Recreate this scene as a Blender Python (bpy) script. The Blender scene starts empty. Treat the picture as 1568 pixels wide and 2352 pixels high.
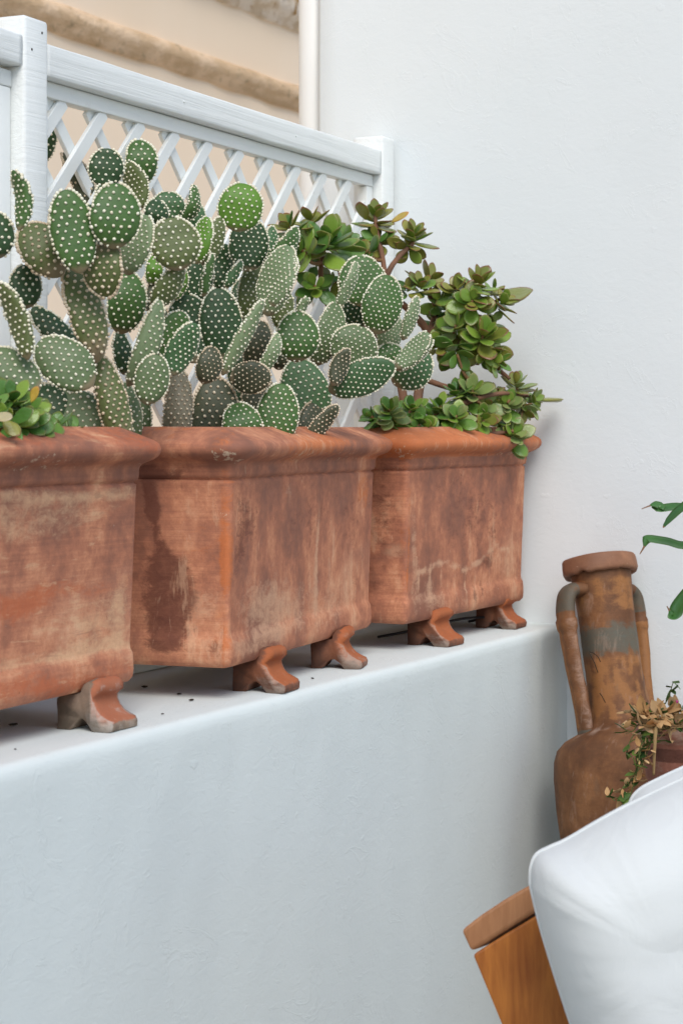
import bpy, bmesh, math, random
from mathutils import Vector, Matrix, noise
R = math.radians
sc = bpy.context.scene
C = sc.collection
rnd = random.Random(7)

# ------------------------------------------------------------ camera, sky, sun
EYE = 1.39; LT = 0.952                      # eye height and height of the low wall's top
CAM = Vector((-4.154, -1.535, EYE))
FW = Vector((.8952, .4457, 0)); RT = Vector((.4457, -.8952, 0)); UP = Vector((0, 0, 1))
FPX = 4573.0
cam_d = bpy.data.cameras.new('camera'); cam = bpy.data.objects.new('camera', cam_d); C.objects.link(cam)
cam.location = CAM; cam.rotation_euler = (R(90), 0, math.atan2(-FW.x, FW.y))
cam_d.sensor_fit = 'VERTICAL'; cam_d.sensor_height = 36; cam_d.sensor_width = 24
cam_d.lens = 70.0; cam_d.shift_y = -193 / 2352
cam_d.clip_start = .05; cam_d.clip_end = 500
cam_d.dof.use_dof = True; cam_d.dof.focus_distance = 3.55; cam_d.dof.aperture_fstop = 9.0
sc.camera = cam
w = bpy.data.worlds.new('World'); sc.world = w; w.use_nodes = True
wn = w.node_tree; bg = wn.nodes['Background']
sky = wn.nodes.new('ShaderNodeTexSky'); sky.sky_type = 'NISHITA'; sky.sun_disc = False
SUN_DIR = Vector((-.56, -.40, .74)).normalized()           # towards the sun
sky.sun_elevation = math.asin(SUN_DIR.z); sky.sun_rotation = math.atan2(SUN_DIR.x, SUN_DIR.y)
sky.air_density = 1.0; sky.dust_density = 1.2; sky.ozone_density = .5
wn.links.new(sky.outputs[0], bg.inputs[0]); bg.inputs[1].default_value = .112
sd = bpy.data.lights.new('sun', 'SUN'); so = bpy.data.objects.new('sun', sd); C.objects.link(so)
sd.energy = 1.3; sd.angle = R(32); sd.color = (1.0, .965, .92)
so.rotation_euler = (-SUN_DIR).to_track_quat('-Z', 'Y').to_euler()
vs = sc.view_settings; vs.view_transform = 'Standard'; vs.look = 'None'; vs.gamma = 1; vs.use_curve_mapping = False
vs.exposure = 0.62

# ------------------------------------------------------------ helpers
def ray(px, py): return FW + RT * ((px - 784) / FPX) + UP * ((983 - py) / FPX)
def at_y(px, py, y):
    d = ray(px, py); return CAM + d * ((y - CAM.y) / d.y)
def at_x(px, py, x):
    d = ray(px, py); return CAM + d * ((x - CAM.x) / d.x)
def at_Z(px, py, Z): return CAM + ray(px, py) * Z
def depth(p): return (p - CAM).dot(FW)

def obj(name, verts, faces, mat, parent=None, smooth=True, attr=None, loc=None, label=None):
    me = bpy.data.meshes.new(name); me.from_pydata([tuple(v) for v in verts], [], faces); me.update()
    if smooth: me.polygons.foreach_set('use_smooth', [True] * len(me.polygons))
    if attr:
        for k, vals in attr.items():
            a = me.attributes.new(k, 'FLOAT_COLOR', 'POINT')
            a.data.foreach_set('color', [c for v in vals for c in v])
    mats = mat if isinstance(mat, (list, tuple)) else [mat]
    for m in mats: me.materials.append(m)
    o = bpy.data.objects.new(name, me); C.objects.link(o)
    if parent: o.parent = parent
    if loc is not None: o.location = loc
    if label: o['label'] = label
    return o
def empty(name, loc=(0, 0, 0), rz=0):
    o = bpy.data.objects.new(name, None); C.objects.link(o); o.location = loc; o.rotation_euler = (0, 0, rz)
    o.empty_display_size = .05; return o
def tag(o, label=None, cat=None, group=None, kind=None):
    if label: o['label'] = label
    if cat: o['category'] = cat
    if group: o['group'] = group
    if kind: o['kind'] = kind
    return o
class MB:
    def __init__(s): s.v = []; s.f = []
    def box(s, a, b):
        i = len(s.v); x0, y0, z0 = a; x1, y1, z1 = b
        s.v += [Vector(p) for p in ((x0,y0,z0),(x1,y0,z0),(x1,y1,z0),(x0,y1,z0),(x0,y0,z1),(x1,y0,z1),(x1,y1,z1),(x0,y1,z1))]
        s.f += [[i+k for k in q] for q in ((0,3,2,1),(4,5,6,7),(0,1,5,4),(1,2,6,5),(2,3,7,6),(3,0,4,7))]
    def add(s, v, f):
        i = len(s.v); s.v += list(v); s.f += [[i + k for k in q] for q in f]
def bevel(o, wd=.003, seg=2):
    m = o.modifiers.new('bevel', 'BEVEL'); m.width = wd; m.segments = seg; m.limit_method = 'ANGLE'; m.angle_limit = R(40)
    return o
def tube(pts, rad, n=8, cap=True):
    pts = [Vector(p) for p in pts]; V = []; F = []
    if not isinstance(rad, (list, tuple)): rad = [rad] * len(pts)
    prev = None
    for i, p in enumerate(pts):
        t = (pts[min(i+1, len(pts)-1)] - pts[max(i-1, 0)]).normalized()
        if prev is None:
            a = t.orthogonal().normalized()
        else:
            a = (prev - t * prev.dot(t)).normalized()
        prev = a; b = t.cross(a)
        for k in range(n):
            th = 2*math.pi*k/n; V.append(p + (a*math.cos(th) + b*math.sin(th)) * rad[i])
    for i in range(len(pts)-1):
        for k in range(n):
            F.append([i*n+k, i*n+(k+1)%n, (i+1)*n+(k+1)%n, (i+1)*n+k])
    if cap:
        F.append([k for k in range(n)][::-1]); F.append([(len(pts)-1)*n+k for k in range(n)])
    return V, F
def smooth_path(pts, sub=6):
    pts = [Vector(p) for p in pts]; out = []
    for i in range(len(pts)-1):
        p0 = pts[max(i-1,0)]; p1 = pts[i]; p2 = pts[i+1]; p3 = pts[min(i+2,len(pts)-1)]
        for k in range(sub):
            t = k/sub
            out.append(.5*((2*p1)+(p2-p0)*t+(2*p0-5*p1+4*p2-p3)*t*t+(3*p1-p0-3*p2+p3)*t**3))
    out.append(pts[-1]); return out
def lerp(a, b, t): return a + (b - a) * t
def interp(tab, x):
    if x <= tab[0][0]: return tab[0][1]
    for (x0, y0), (x1, y1) in zip(tab, tab[1:]):
        if x <= x1: return lerp(y0, y1, (x-x0)/(x1-x0))
    return tab[-1][1]

# ------------------------------------------------------------ materials
class NT:
    def __init__(s, name):
        s.m = bpy.data.materials.new(name); s.m.use_nodes = True; s.t = s.m.node_tree
        s.b = s.t.nodes['Principled BSDF']; s.tc = s.t.nodes.new('ShaderNodeTexCoord')
    def link(s, a, b): s.t.links.new(a, b)
    def put(s, sock, v):
        if hasattr(v, 'is_output') or isinstance(v, bpy.types.NodeSocket): s.link(v, sock)
        else: sock.default_value = v
    def map(s, scale=(1,1,1), rot=(0,0,0), src='Object', vec=None):
        n = s.t.nodes.new('ShaderNodeMapping'); s.link(vec if vec else s.tc.outputs[src], n.inputs[0])
        n.inputs['Scale'].default_value = scale; n.inputs['Rotation'].default_value = rot; return n.outputs[0]
    def noise(s, scale, detail=4, rough=.55, vec=None, dist=0, col=False):
        n = s.t.nodes.new('ShaderNodeTexNoise'); s.link(vec if vec else s.tc.outputs['Object'], n.inputs['Vector'])
        n.inputs['Scale'].default_value = scale; n.inputs['Detail'].default_value = detail
        n.inputs['Roughness'].default_value = rough; n.inputs['Distortion'].default_value = dist
        return n.outputs[1 if col else 0]
    def math(s, op, a, b=0, clamp=False):
        n = s.t.nodes.new('ShaderNodeMath'); n.operation = op; n.use_clamp = clamp
        s.put(n.inputs[0], a); s.put(n.inputs[1], b); return n.outputs[0]
    def range(s, v, a, b, c=0, d=1):
        n = s.t.nodes.new('ShaderNodeMapRange'); n.interpolation_type = 'SMOOTHSTEP'
        s.put(n.inputs[0], v); n.inputs[1].default_value = a; n.inputs[2].default_value = b
        n.inputs[3].default_value = c; n.inputs[4].default_value = d; return n.outputs[0]
    def mix(s, f, a, b, mode='MIX'):
        n = s.t.nodes.new('ShaderNodeMix'); n.data_type = 'RGBA'; n.blend_type = mode
        s.put(n.inputs[0], f)
        for k, v in ((6, a), (7, b)):
            if isinstance(v, tuple) and len(v) == 3: v = v + (1,)
            s.put(n.inputs[k], v)
        return n.outputs[2]
    def ramp(s, f, stops):
        n = s.t.nodes.new('ShaderNodeValToRGB'); s.put(n.inputs[0], f); e = n.color_ramp.elements
        while len(e) < len(stops): e.new(.5)
        for q, (p, c) in zip(e, stops): q.position = p; q.color = c + (1,)
        return n.outputs[0]
    def attr(s, name):
        n = s.t.nodes.new('ShaderNodeAttribute'); n.attribute_name = name; return n
    def bump(s, h, strength=.3, dist=.002):
        n = s.t.nodes.new('ShaderNodeBump'); s.link(h, n.inputs['Height'])
        n.inputs['Strength'].default_value = strength; n.inputs['Distance'].default_value = dist
        s.link(n.outputs[0], s.b.inputs['Normal'])
    def done(s, col, rough=.8, spec=.3, **kw):
        if isinstance(col, tuple) and len(col) == 3: col = col + (1,)
        s.put(s.b.inputs['Base Color'], col); s.put(s.b.inputs['Roughness'], rough)
        s.b.inputs['Specular IOR Level'].default_value = spec
        for k, v in kw.items(): s.b.inputs[k.replace('_', ' ')].default_value = v
        return s.m

def m_plaster(name, col, col2, trowel=1.0, fine=1.0):
    n = NT(name)
    big = n.noise(1.6, 4); mid = n.noise(9, 5, .6, dist=.6)
    c = n.mix(n.range(big, .3, .7), col, col2)
    dirt = n.noise(40, 6, .7)
    c = n.mix(n.math('MULTIPLY', n.range(dirt, .68, .8), .18), c, (.5, .47, .42))
    warp = n.noise(14, 3, .5, col=True)
    st = n.noise(26, 5, .6, vec=n.map((1, 1, 2.2), (.3, .5, .35)), dist=1.2)
    h = n.math('ADD', n.math('MULTIPLY', mid, 1.1 * trowel), n.math('MULTIPLY', st, .55 * trowel))
    h = n.math('ADD', h, n.math('MULTIPLY', n.noise(160, 3, .6), .16 * fine))
    rid = n.noise(5.5, 7, .62, dist=2.4); blob = n.noise(31, 2, .5)
    h = n.math('ADD', h, n.math('MULTIPLY', n.math('MULTIPLY', n.range(rid, .585, .60), n.range(rid, .64, .61)), .22 * trowel))
    h = n.math('ADD', h, n.math('MULTIPLY', n.range(blob, .70, .76), .35 * trowel))
    n.bump(h, .34, .004)
    return n.done(c, .78, .25)
M = {}
M['wall'] = m_plaster('white plaster wall', (.77, .81, .81), (.75, .795, .795), .55, .7)
M['ledge'] = m_plaster('white plaster low wall', (.70, .76, .745), (.665, .725, .715), .8, .5)
def m_wood_white():
    n = NT('white painted wood')
    g = n.noise(1, 5, .6, vec=n.map((3, 60, 110)), dist=.8)
    g2 = n.noise(1, 3, .5, vec=n.map((1.2, 30, 42)), dist=1.5)
    c = n.mix(n.range(n.noise(30, 5, .7), .66, .8), (.78, .81, .79), (.66, .66, .62))
    n.bump(n.math('ADD', g, n.math('MULTIPLY', g2, 1.2)), .55, .0022)
    return n.done(c, .5, .4)
M['white_wood'] = m_wood_white()
def m_plain_white():
    n = NT('white painted lath')
    c = n.mix(n.range(n.noise(25, 5, .7), .62, .8), (.80, .83, .81), (.66, .65, .60))
    n.bump(n.noise(60, 4), .2, .001)
    return n.done(c, .5, .4)
M['lath'] = m_plain_white()
n = NT('painted drainpipe'); M['pipe'] = n.done(n.mix(n.range(n.noise(3, 3), .3, .7), (.82, .82, .78), (.79, .78, .74)), .4, .4)

def m_clay(name, stops, dark, pale, third, lime=.6, streak=1.0, rough=.8, horiz=False):
    n = NT(name)
    a = n.attr('paint'); sep = n.t.nodes.new('ShaderNodeSeparateColor'); n.link(a.outputs['Color'], sep.inputs[0])
    fine = n.noise(45, 8, .68)
    mid = n.noise(6.5, 6, .60, dist=.35, vec=n.map((1, 1, .8)))
    hs = n.noise(1, 6, .68, vec=n.map((6, 6, 210)))
    hs2 = n.noise(1, 6, .6, vec=n.map((5, 5, 38)), dist=.8)
    vsn = n.noise(1, 6, .65, vec=n.map((26, 26, 5)), dist=1.6)
    sepn = n.t.nodes.new('ShaderNodeSeparateXYZ'); n.link(n.tc.outputs['Normal'], sepn.inputs[0])
    isend = n.range(n.math('ABSOLUTE', sepn.outputs[0]), .5, .8) if not horiz else n.math('ADD', .8, .0)
    mixf = n.t.nodes.new('ShaderNodeMix'); n.link(isend, mixf.inputs[0]); n.link(vsn, mixf.inputs[2]); n.link(hs2, mixf.inputs[3])
    zz = n.t.nodes.new('ShaderNodeSeparateXYZ'); n.link(n.tc.outputs['Object'], zz.inputs[0])
    onrim = n.range(zz.outputs[2], .318, .335)
    mm = n.t.nodes.new('ShaderNodeMix'); n.link(onrim, mm.inputs[0]); n.link(mixf.outputs[0], mm.inputs[2]); n.link(n.noise(13, 5, .6, vec=n.map((1, 1, 1.6))), mm.inputs[3])
    f = n.math('ADD', n.math('MULTIPLY', mid, 1.0), n.math('MULTIPLY', mm.outputs[0], .08 * streak))
    f = n.math('ADD', f, n.math('MULTIPLY', n.math('SUBTRACT', fine, .5), .38))
    hsw = n.math('MULTIPLY', n.math('SUBTRACT', hs, .5), n.math('ADD', n.math('MULTIPLY', isend, .22 * streak), .02))
    f = n.math('ADD', f, hsw)
    c = n.ramp(n.range(f, .36, .92), stops)
    hue = n.noise(4.2, 4, .55, dist=.8)
    c = n.mix(n.math('MULTIPLY', n.range(hue, .52, .70), .30), c, tuple(q * k for q, k in zip(stops[len(stops) // 2][1], (.72, .86, 1.05))))
    rag = n.noise(34, 9, .78, vec=n.map((1, 1, 1.8)), dist=.6)
    edge = n.math('ADD', n.math('MULTIPLY', n.math('SUBTRACT', rag, .5), 1.15), n.math('MULTIPLY', n.math('SUBTRACT', mixf.outputs[0], .5), .4))
    c = n.mix(n.math('MULTIPLY', n.range(n.math('ADD', sep.outputs[2], edge), .22, .58), .8), c, third)
    c = n.mix(n.math('MULTIPLY', n.range(n.math('ADD', sep.outputs[1], edge), .22, .66), .68), c, pale)
    c = n.mix(n.math('MULTIPLY', n.range(n.math('ADD', sep.outputs[0], n.math('MULTIPLY', edge, 1.25)), .28, .66), n.range(rag, .35, .6, .95, .74)), c, dark)
    salt = n.noise(1, 7, .7, vec=n.map((38, 38, 9) if not horiz else (9, 9, 60)), dist=.5)
    c = n.mix(n.math('MULTIPLY', n.range(n.math('ADD', salt, n.math('MULTIPLY', n.math('SUBTRACT', mid, .5), .7)), .60, .70), .42 * min(1, streak + .2)), c, pale)
    c = n.mix(n.math('MULTIPLY', n.range(n.math('SUBTRACT', salt, n.math('MULTIPLY', n.math('SUBTRACT', mid, .5), .5)), .38, .28), .32 * min(1, streak + .2)), c, dark)
    c = n.mix(n.math('MULTIPLY', n.range(n.noise(260, 3, .7), .38, .68), .14), c, tuple(q * .55 for q in stops[1][1]))
    sp = n.noise(95, 4, .7); big = n.noise(5, 3)
    lf = n.math('MULTIPLY', n.range(n.math('ADD', sp, n.math('MULTIPLY', big, .4)), .93, 1.0), lime)
    c = n.mix(lf, c, (.60, .50, .40))
    al = n.math('MULTIPLY', n.range(n.math('ADD', a.outputs['Alpha'], n.math('MULTIPLY', n.math('SUBTRACT', sp, .5), 2.6)), .62, .80), .85)
    c = n.mix(al, c, (.62, .48, .34))
    pit = n.range(n.noise(120, 3, .6), .70, .78)
    c = n.mix(n.math('MULTIPLY', pit, .45), c, (.10, .05, .03))
    h = n.math('ADD', n.math('MULTIPLY', hsw, 1.6), n.math('MULTIPLY', fine, .8))
    h = n.math('ADD', h, n.math('MULTIPLY', mid, 1.4))
    n.bump(h, .5, .0022)
    return n.done(c, n.range(mid, .3, .7, rough - .12, rough + .08), .3)
PST = [(0, (.27, .115, .074)), (.25, (.44, .175, .100)), (.50, (.59, .255, .140)), (.75, (.70, .36, .21)), (1, (.80, .51, .34))]
M['clay'] = m_clay('weathered terracotta', PST, (.135, .046, .030), (.70, .43, .27), (.58, .17, .052))
M['clay_horiz'] = m_clay('weathered terracotta with horizontal brushing', PST, (.20, .085, .055), (.72, .46, .27), (.50, .135, .055), horiz=True)
M['clay_foot'] = m_clay('orange terracotta', [(0, (.11, .055, .038)), (.4, (.25, .095, .05)), (1, (.40, .16, .085))], (.10, .065, .05), (.40, .33, .27), (.44, .125, .04), .6, .35)
M['clay_foot_grey'] = m_clay('lime crusted terracotta', [(0, (.16, .12, .09)), (.4, (.30, .22, .16)), (1, (.42, .33, .26))], (.13, .085, .06), (.48, .43, .38), (.42, .12, .05), .8, .25)
M['amphora'] = m_clay('old brown pottery', [(0, (.11, .046, .020)), (.4, (.21, .090, .036)), (.75, (.30, .135, .055)), (1, (.38, .20, .10))], (.10, .108, .085), (.44, .31, .235), (.34, .15, .05), .35, .35, .66)
M['amphora_rim'] = m_clay('red brown pottery', [(0, (.22, .10, .055)), (.5, (.34, .165, .09)), (1, (.42, .24, .14))], (.10, .09, .07), (.40, .28, .2), (.36, .135, .04), .4, .3, .7)
M['small_pot'] = m_clay('pinkish terracotta', [(0, (.22, .085, .055)), (.5, (.38, .16, .11)), (1, (.50, .27, .2))], (.08, .03, .02), (.45, .33, .25), (.36, .16, .08), .9, .3)
n = NT('dry soil'); n.bump(n.noise(60, 6, .7), 1, .01); M['soil'] = n.done(n.mix(n.noise(30, 5), (.05, .033, .02), (.12, .085, .06)), .95, .1)
n = NT('dark debris'); M['debris'] = n.done((.03, .022, .016), .8, .2)
n = NT('black plastic'); M['black'] = n.done((.012, .012, .013), .45, .4)

def m_pad(name, col, col2, young=0):
    n = NT(name)
    f = n.noise(14, 5, .6); g = n.noise(70, 4, .6)
    c = n.mix(n.range(f, .3, .7), col, col2)
    lw = n.t.nodes.new('ShaderNodeLayerWeight'); lw.inputs[0].default_value = .35
    a = n.attr('paint'); sep = n.t.nodes.new('ShaderNodeSeparateColor'); n.link(a.outputs['Color'], sep.inputs[0])
    # corky brown base of a pad
    c = n.mix(n.math('MULTIPLY', n.range(n.math('ADD', sep.outputs[0], n.math('MULTIPLY', n.math('SUBTRACT', g, .5), .6)), .35, .8), .8), c, (.26, .20, .12))
    scar = n.noise(21, 5, .7, dist=.6); c = n.mix(n.math('MULTIPLY', n.range(scar, .665, .72), .7), c, (.24, .19, .12))
    n.bump(n.math('ADD', g, n.math('MULTIPLY', f, 2)), .3, .0012)
    m = n.done(c, .52, .4)
    # fine down of hairs: scatters light at grazing angles
    n.b.inputs['Sheen Weight'].default_value = .14; n.b.inputs['Sheen Roughness'].default_value = .45
    n.b.inputs['Sheen Tint'].default_value = (.75, .85, .7, 1)
    return m
PADM = {
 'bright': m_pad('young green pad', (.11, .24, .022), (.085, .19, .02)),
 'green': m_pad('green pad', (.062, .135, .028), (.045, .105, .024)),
 'dark': m_pad('shade tinted dark green pad', (.028, .072, .020), (.018, .050, .014)),  # darker green of some pads, with shade between pads put into the colour
 'olive': m_pad('olive pad', (.115, .145, .045), (.09, .12, .038)),
 'grey': m_pad('grey green pad', (.115, .165, .068), (.09, .14, .056)),
 'silver': m_pad('silvery pad', (.18, .245, .12), (.14, .20, .095)),
 'brown': m_pad('brown green pad', (.070, .078, .040), (.050, .058, .03)),
 'blue': m_pad('blue green pad', (.060, .135, .048), (.046, .108, .038)),
 'trunk': m_pad('corky trunk pad', (.25, .22, .15), (.17, .16, .105)),
}
n = NT('areole bristles'); M['areole'] = n.done(n.mix(n.range(n.noise(60, 3), .35, .7), (.84, .82, .66), (.74, .68, .50)), .85, .15)
n = NT('pinkish areole bristles'); M['areole_old'] = n.done(n.mix(n.range(n.noise(60, 3), .35, .7), (.74, .64, .48), (.56, .44, .30)), .85, .15)

def m_leaf(name, c1, c2, edge, em=.8):
    n = NT(name)
    a = n.attr('paint'); sep = n.t.nodes.new('ShaderNodeSeparateColor'); n.link(a.outputs['Color'], sep.inputs[0])
    oi = n.t.nodes.new('ShaderNodeObjectInfo')
    geo2 = n.t.nodes.new('ShaderNodeNewGeometry'); c = n.mix(n.math('FRACT', n.math('ADD', oi.outputs['Random'], geo2.outputs['Random Per Island'])), c1, c2)
    f = n.math('ADD', sep.outputs[0], n.math('MULTIPLY', n.math('SUBTRACT', n.noise(3, 3), .5), .5))
    f = n.math('ADD', f, n.math('MULTIPLY', n.math('SUBTRACT', oi.outputs['Random'], .5), .3))
    c = n.mix(n.math('MULTIPLY', n.range(f, .5, 1.0), em), c, edge)
    c = n.mix(n.math('MULTIPLY', sep.outputs[1], .5), c, (.20, .26, .05))
    n.bump(n.noise(4, 3), .12, .02)
    m = n.done(c, .33, .5); n.b.inputs['Subsurface Weight'].default_value = .08
    n.b.inputs['Subsurface Radius'].default_value = (.3, .5, .1); n.b.inputs['Subsurface Scale'].default_value = .004
    return m
LM = {'olive': m_leaf('olive red jade leaf', (.14, .175, .026), (.25, .245, .045), (.19, .050, .03)),
      'green': m_leaf('green jade leaf', (.10, .21, .024), (.22, .33, .045), (.22, .14, .05), .5),
      'deep': m_leaf('deep green jade leaf', (.055, .15, .024), (.12, .24, .04), (.16, .10, .02), .5),
      'light': m_leaf('light green jade leaf', (.19, .28, .085), (.25, .31, .10), (.24, .17, .07), .5),
      'yellow': m_leaf('yellowed jade leaf', (.50, .33, .04), (.40, .30, .05), (.45, .2, .04)),
      'pale': m_leaf('faded jade leaf', (.45, .40, .22), (.42, .36, .2), (.5, .4, .25)),
      'red': m_leaf('withering orange jade leaf', (.42, .08, .03), (.40, .10, .03), (.45, .08, .03))}
n = NT('jade bark'); n.bump(n.noise(60, 5, .7), .6, .003)
M['bark'] = n.done(n.mix(n.range(n.noise(22, 5), .3, .7), (.15, .085, .055), (.24, .12, .07)), .75, .2)
n = NT('young jade stem'); M['stem'] = n.done(n.mix(n.noise(30, 3), (.30, .13, .06), (.20, .14, .06)), .6, .3)

# ------------------------------------------------------------ setting
g = MB(); g.box((-60, -60, -.2), (60, 60, 0))
n = NT('pale stone paving'); n.bump(n.noise(30, 5), .3, .004)
M['floor'] = n.done(n.mix(n.range(n.noise(5, 5), .3, .7), (.26, .25, .23), (.21, .20, .185)), .75, .3)
tag(obj('ground', g.v, g.f, M['floor'], smooth=False), kind='structure')
g = MB(); g.box((-30, .53, .0), (30, 3.4, .02))  # unseen pale ground, added to bounce light up onto the cream building
n = NT('pale light bouncing paving'); n.bump(n.noise(12, 5), .3, .005)
M['bounce_ground'] = n.done(n.mix(n.range(n.noise(3, 5), .3, .7), (.62, .56, .47), (.54, .48, .40)), .8, .2)
tag(obj('path', g.v, g.f, M['bounce_ground'], smooth=False), kind='structure')

WX = .04                                    # face of the right-hand wall
# big white wall: a fine grid on the visible face and its corner, solid behind
def grid_wall():
    V = []; F = []
    ny, nz = 90, 110
    def P(i, j):
        y = lerp(-3.4, .606, i / ny); z = lerp(0, 3.1, j / nz)
        d = .006 * noise.noise(Vector((y * 1.3, z * 1.1, 3))) + .002 * noise.noise(Vector((y * 6, z * 5, 9)))
        return Vector((WX - d, y, z))
    for i in range(ny + 1):
        for j in range(nz + 1): V.append(P(i, j))
    for i in range(ny):
        for j in range(nz):
            a = i * (nz + 1) + j; F.append([a, a + 1, a + nz + 2, a + nz + 1][::-1])
    b = len(V)
    # rounded corner strip then back face, top, far side
    for j in range(nz + 1):
        p = P(ny, j); V.append(Vector((p.x + .006, .615, p.z)))
    for j in range(nz + 1):
        p = P(ny, j); V.append(Vector((.42, .615, p.z)))
    for j in range(nz):
        a = ny * (nz + 1) + j
        F.append([a + 1, a, b + j, b + j + 1]); F.append([b + j + 1, b + j, b + nz + 1 + j, b + nz + 2 + j])
    k = len(V); V += [Vector((.42, -3.4, 0)), Vector((.42, -3.4, 3.1))]
    F.append([k, k + 1, b + 2 * nz + 1, b + nz + 1])
    F.append([0, nz, k + 1, k]); F.append([nz, b + 2 * nz + 1, k + 1])
    return V, F
V, F = grid_wall()
tag(obj('house_wall', V, F, M['wall']), 'tall plain white plastered wall on the right with faint trowel texture', 'wall')

# low white wall (the ledge carrying the planters)
def ledge():
    V = []; F = []; x0, x1 = -4.6, WX + .0
    prof = [(0.0, 0.0), (0, .25), (0, .5), (0, .66), (0, .76), (0, .83), (0, .88), (0, .905), (0, .930), (.0018, .941), (.006, .948), (.012, .9512), (.02, .952), (.06, .952), (.12, .952), (.2, .952), (.3, .952), (.4, .952), (.52, .952), (.52, 0)]
    nx = 260
    for i in range(nx + 1):
        x = lerp(x0, x1, i / nx)
        # plaster fillet where the low wall runs into the tall wall
        d = max(0, (x - (x1 - .035)) / .035); fil = .008 * d * d
        for (y, z) in prof:
            q = Vector((x * 3, y * 5, z * 3)); q2 = Vector((x * 11, y * 12, z * 11))
            dy = .0045 * noise.noise(q) + .0016 * noise.noise(q2)
            wob = .004 * noise.noise(Vector((x * 2.3, 7, 1))) if z > .9 and y < .1 else 0
            if y > .25: dy = 0; wob = 0
            yy = y + dy - (fil if y < .05 else 0); zz = z + wob * .5
            if z > .94 and 0.03 < y < .5: zz = z + .0012 * noise.noise(q2)
            V.append(Vector((x, yy, zz)))
    m = len(prof)
    for i in range(nx):
        for j in range(m - 1):
            a = i * m + j; F.append([a, a + m, a + m + 1, a + 1])
    return V, F
V, F = ledge()
tag(obj('low_wall', V, F, M['ledge']), 'low white plastered wall with rounded edge carrying the terracotta planters', 'low wall')

# building beyond
n = NT('cream rendered facade')
st = n.noise(1, 5, .6, vec=n.map((.9, .9, .35)), dist=.5)
M['cream'] = n.done(n.mix(n.range(st, .35, .65), (.95, .77, .58), (.93, .74, .54)), .9, .15)
n = NT('weathered stone moulding')
f1 = n.noise(4.5, 6, .65, vec=n.map((1, 1, 3))); f2 = n.noise(11, 5, .7)
c = n.mix(n.range(f1, .35, .62), (.85, .62, .41), (.64, .44, .26)); c = n.mix(n.math('MULTIPLY', n.range(f2, .56, .7), .75), c, (.30, .22, .13))
n.bump(f2, .8, .02); M['mould'] = n.done(c, .9, .15)
n = NT('lichen stained cornice')
f1 = n.noise(5, 6, .7); f2 = n.noise(9, 6, .7, dist=.5); f3 = n.noise(7, 4)
c = n.mix(n.range(f1, .42, .58), (.70, .55, .38), (.92, .80, .66)); c = n.mix(n.range(f3, .62, .7), c, (.42, .22, .05)); c = n.mix(n.math('MULTIPLY', n.range(f2, .58, .68), .45), c, (.26, .21, .16))
n.bump(f2, .8, .03); M['cornice'] = n.done(c, .9, .15)
BY = 3.5
b = empty('neighbour_building', (0, BY, 0), R(1.2))
tag(b, 'cream rendered building beyond the white trellis with weathered mouldings', 'building')
mb = MB(); mb.box((-14, 0, 0), (9, 4, 6.5)); obj('wall', mb.v, mb.f, M['cream'], b, smooth=False)
def band(name, z0, prof, mat):
    V = []; F = []; nx = 200
    for i in range(nx + 1):
        x = lerp(-14, 9, i / nx)
        for (y, z) in prof:
            e = .012 * noise.noise(Vector((x * 4, z * 9, z0))) if y < 0 else 0
            V.append(Vector((x, y + e, z0 + z + e)))
    m = len(prof)
    for i in range(nx):
        for j in range(m - 1):
            a = i * m + j; F.append([a, a + m, a + m + 1, a + 1])
    F.append(list(range(m))); F.append([nx * m + j for j in range(m)][::-1])
    return obj(name, V, F, mat, b)
band('moulding', EYE + 1.76, [(.05, -.005), (-.02, 0), (-.028, .03), (-.05, .045), (-.062, .075), (-.055, .11), (-.03, .13), (.05, .155)], M['mould'])
band('cornice', EYE + 2.20, [(.05, -.01), (-.02, 0), (-.03, .04), (-.07, .06), (-.09, .12), (-.07, .30), (-.16, .33), (-.18, .45), (.05, .5)], M['cornice'])

# drainpipe at the corner of the white wall
pc = at_y(722, 300, .655)
V, F = tube([(pc.x, pc.y, 0), (pc.x, pc.y, 1), (pc.x, pc.y, 2), (pc.x, pc.y, 3.05)], .0375, 28)
p = empty('drainpipe', (0, 0, 0)); tag(p, 'cream painted vertical drainpipe at the edge of the tall white wall', 'drainpipe')
obj('pipe', V, F, M['pipe'], p)
for z in (.8, 2.9):
    V, F = tube([(pc.x, pc.y, z), (pc.x, pc.y, z + .025)], .041, 28); mb = MB(); mb.add(V, F); mb.box((pc.x + .02, pc.y - .01, z), (WX + .06, pc.y + .0, z + .025))
    obj('bracket', mb.v, mb.f, M['pipe'], p)

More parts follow.
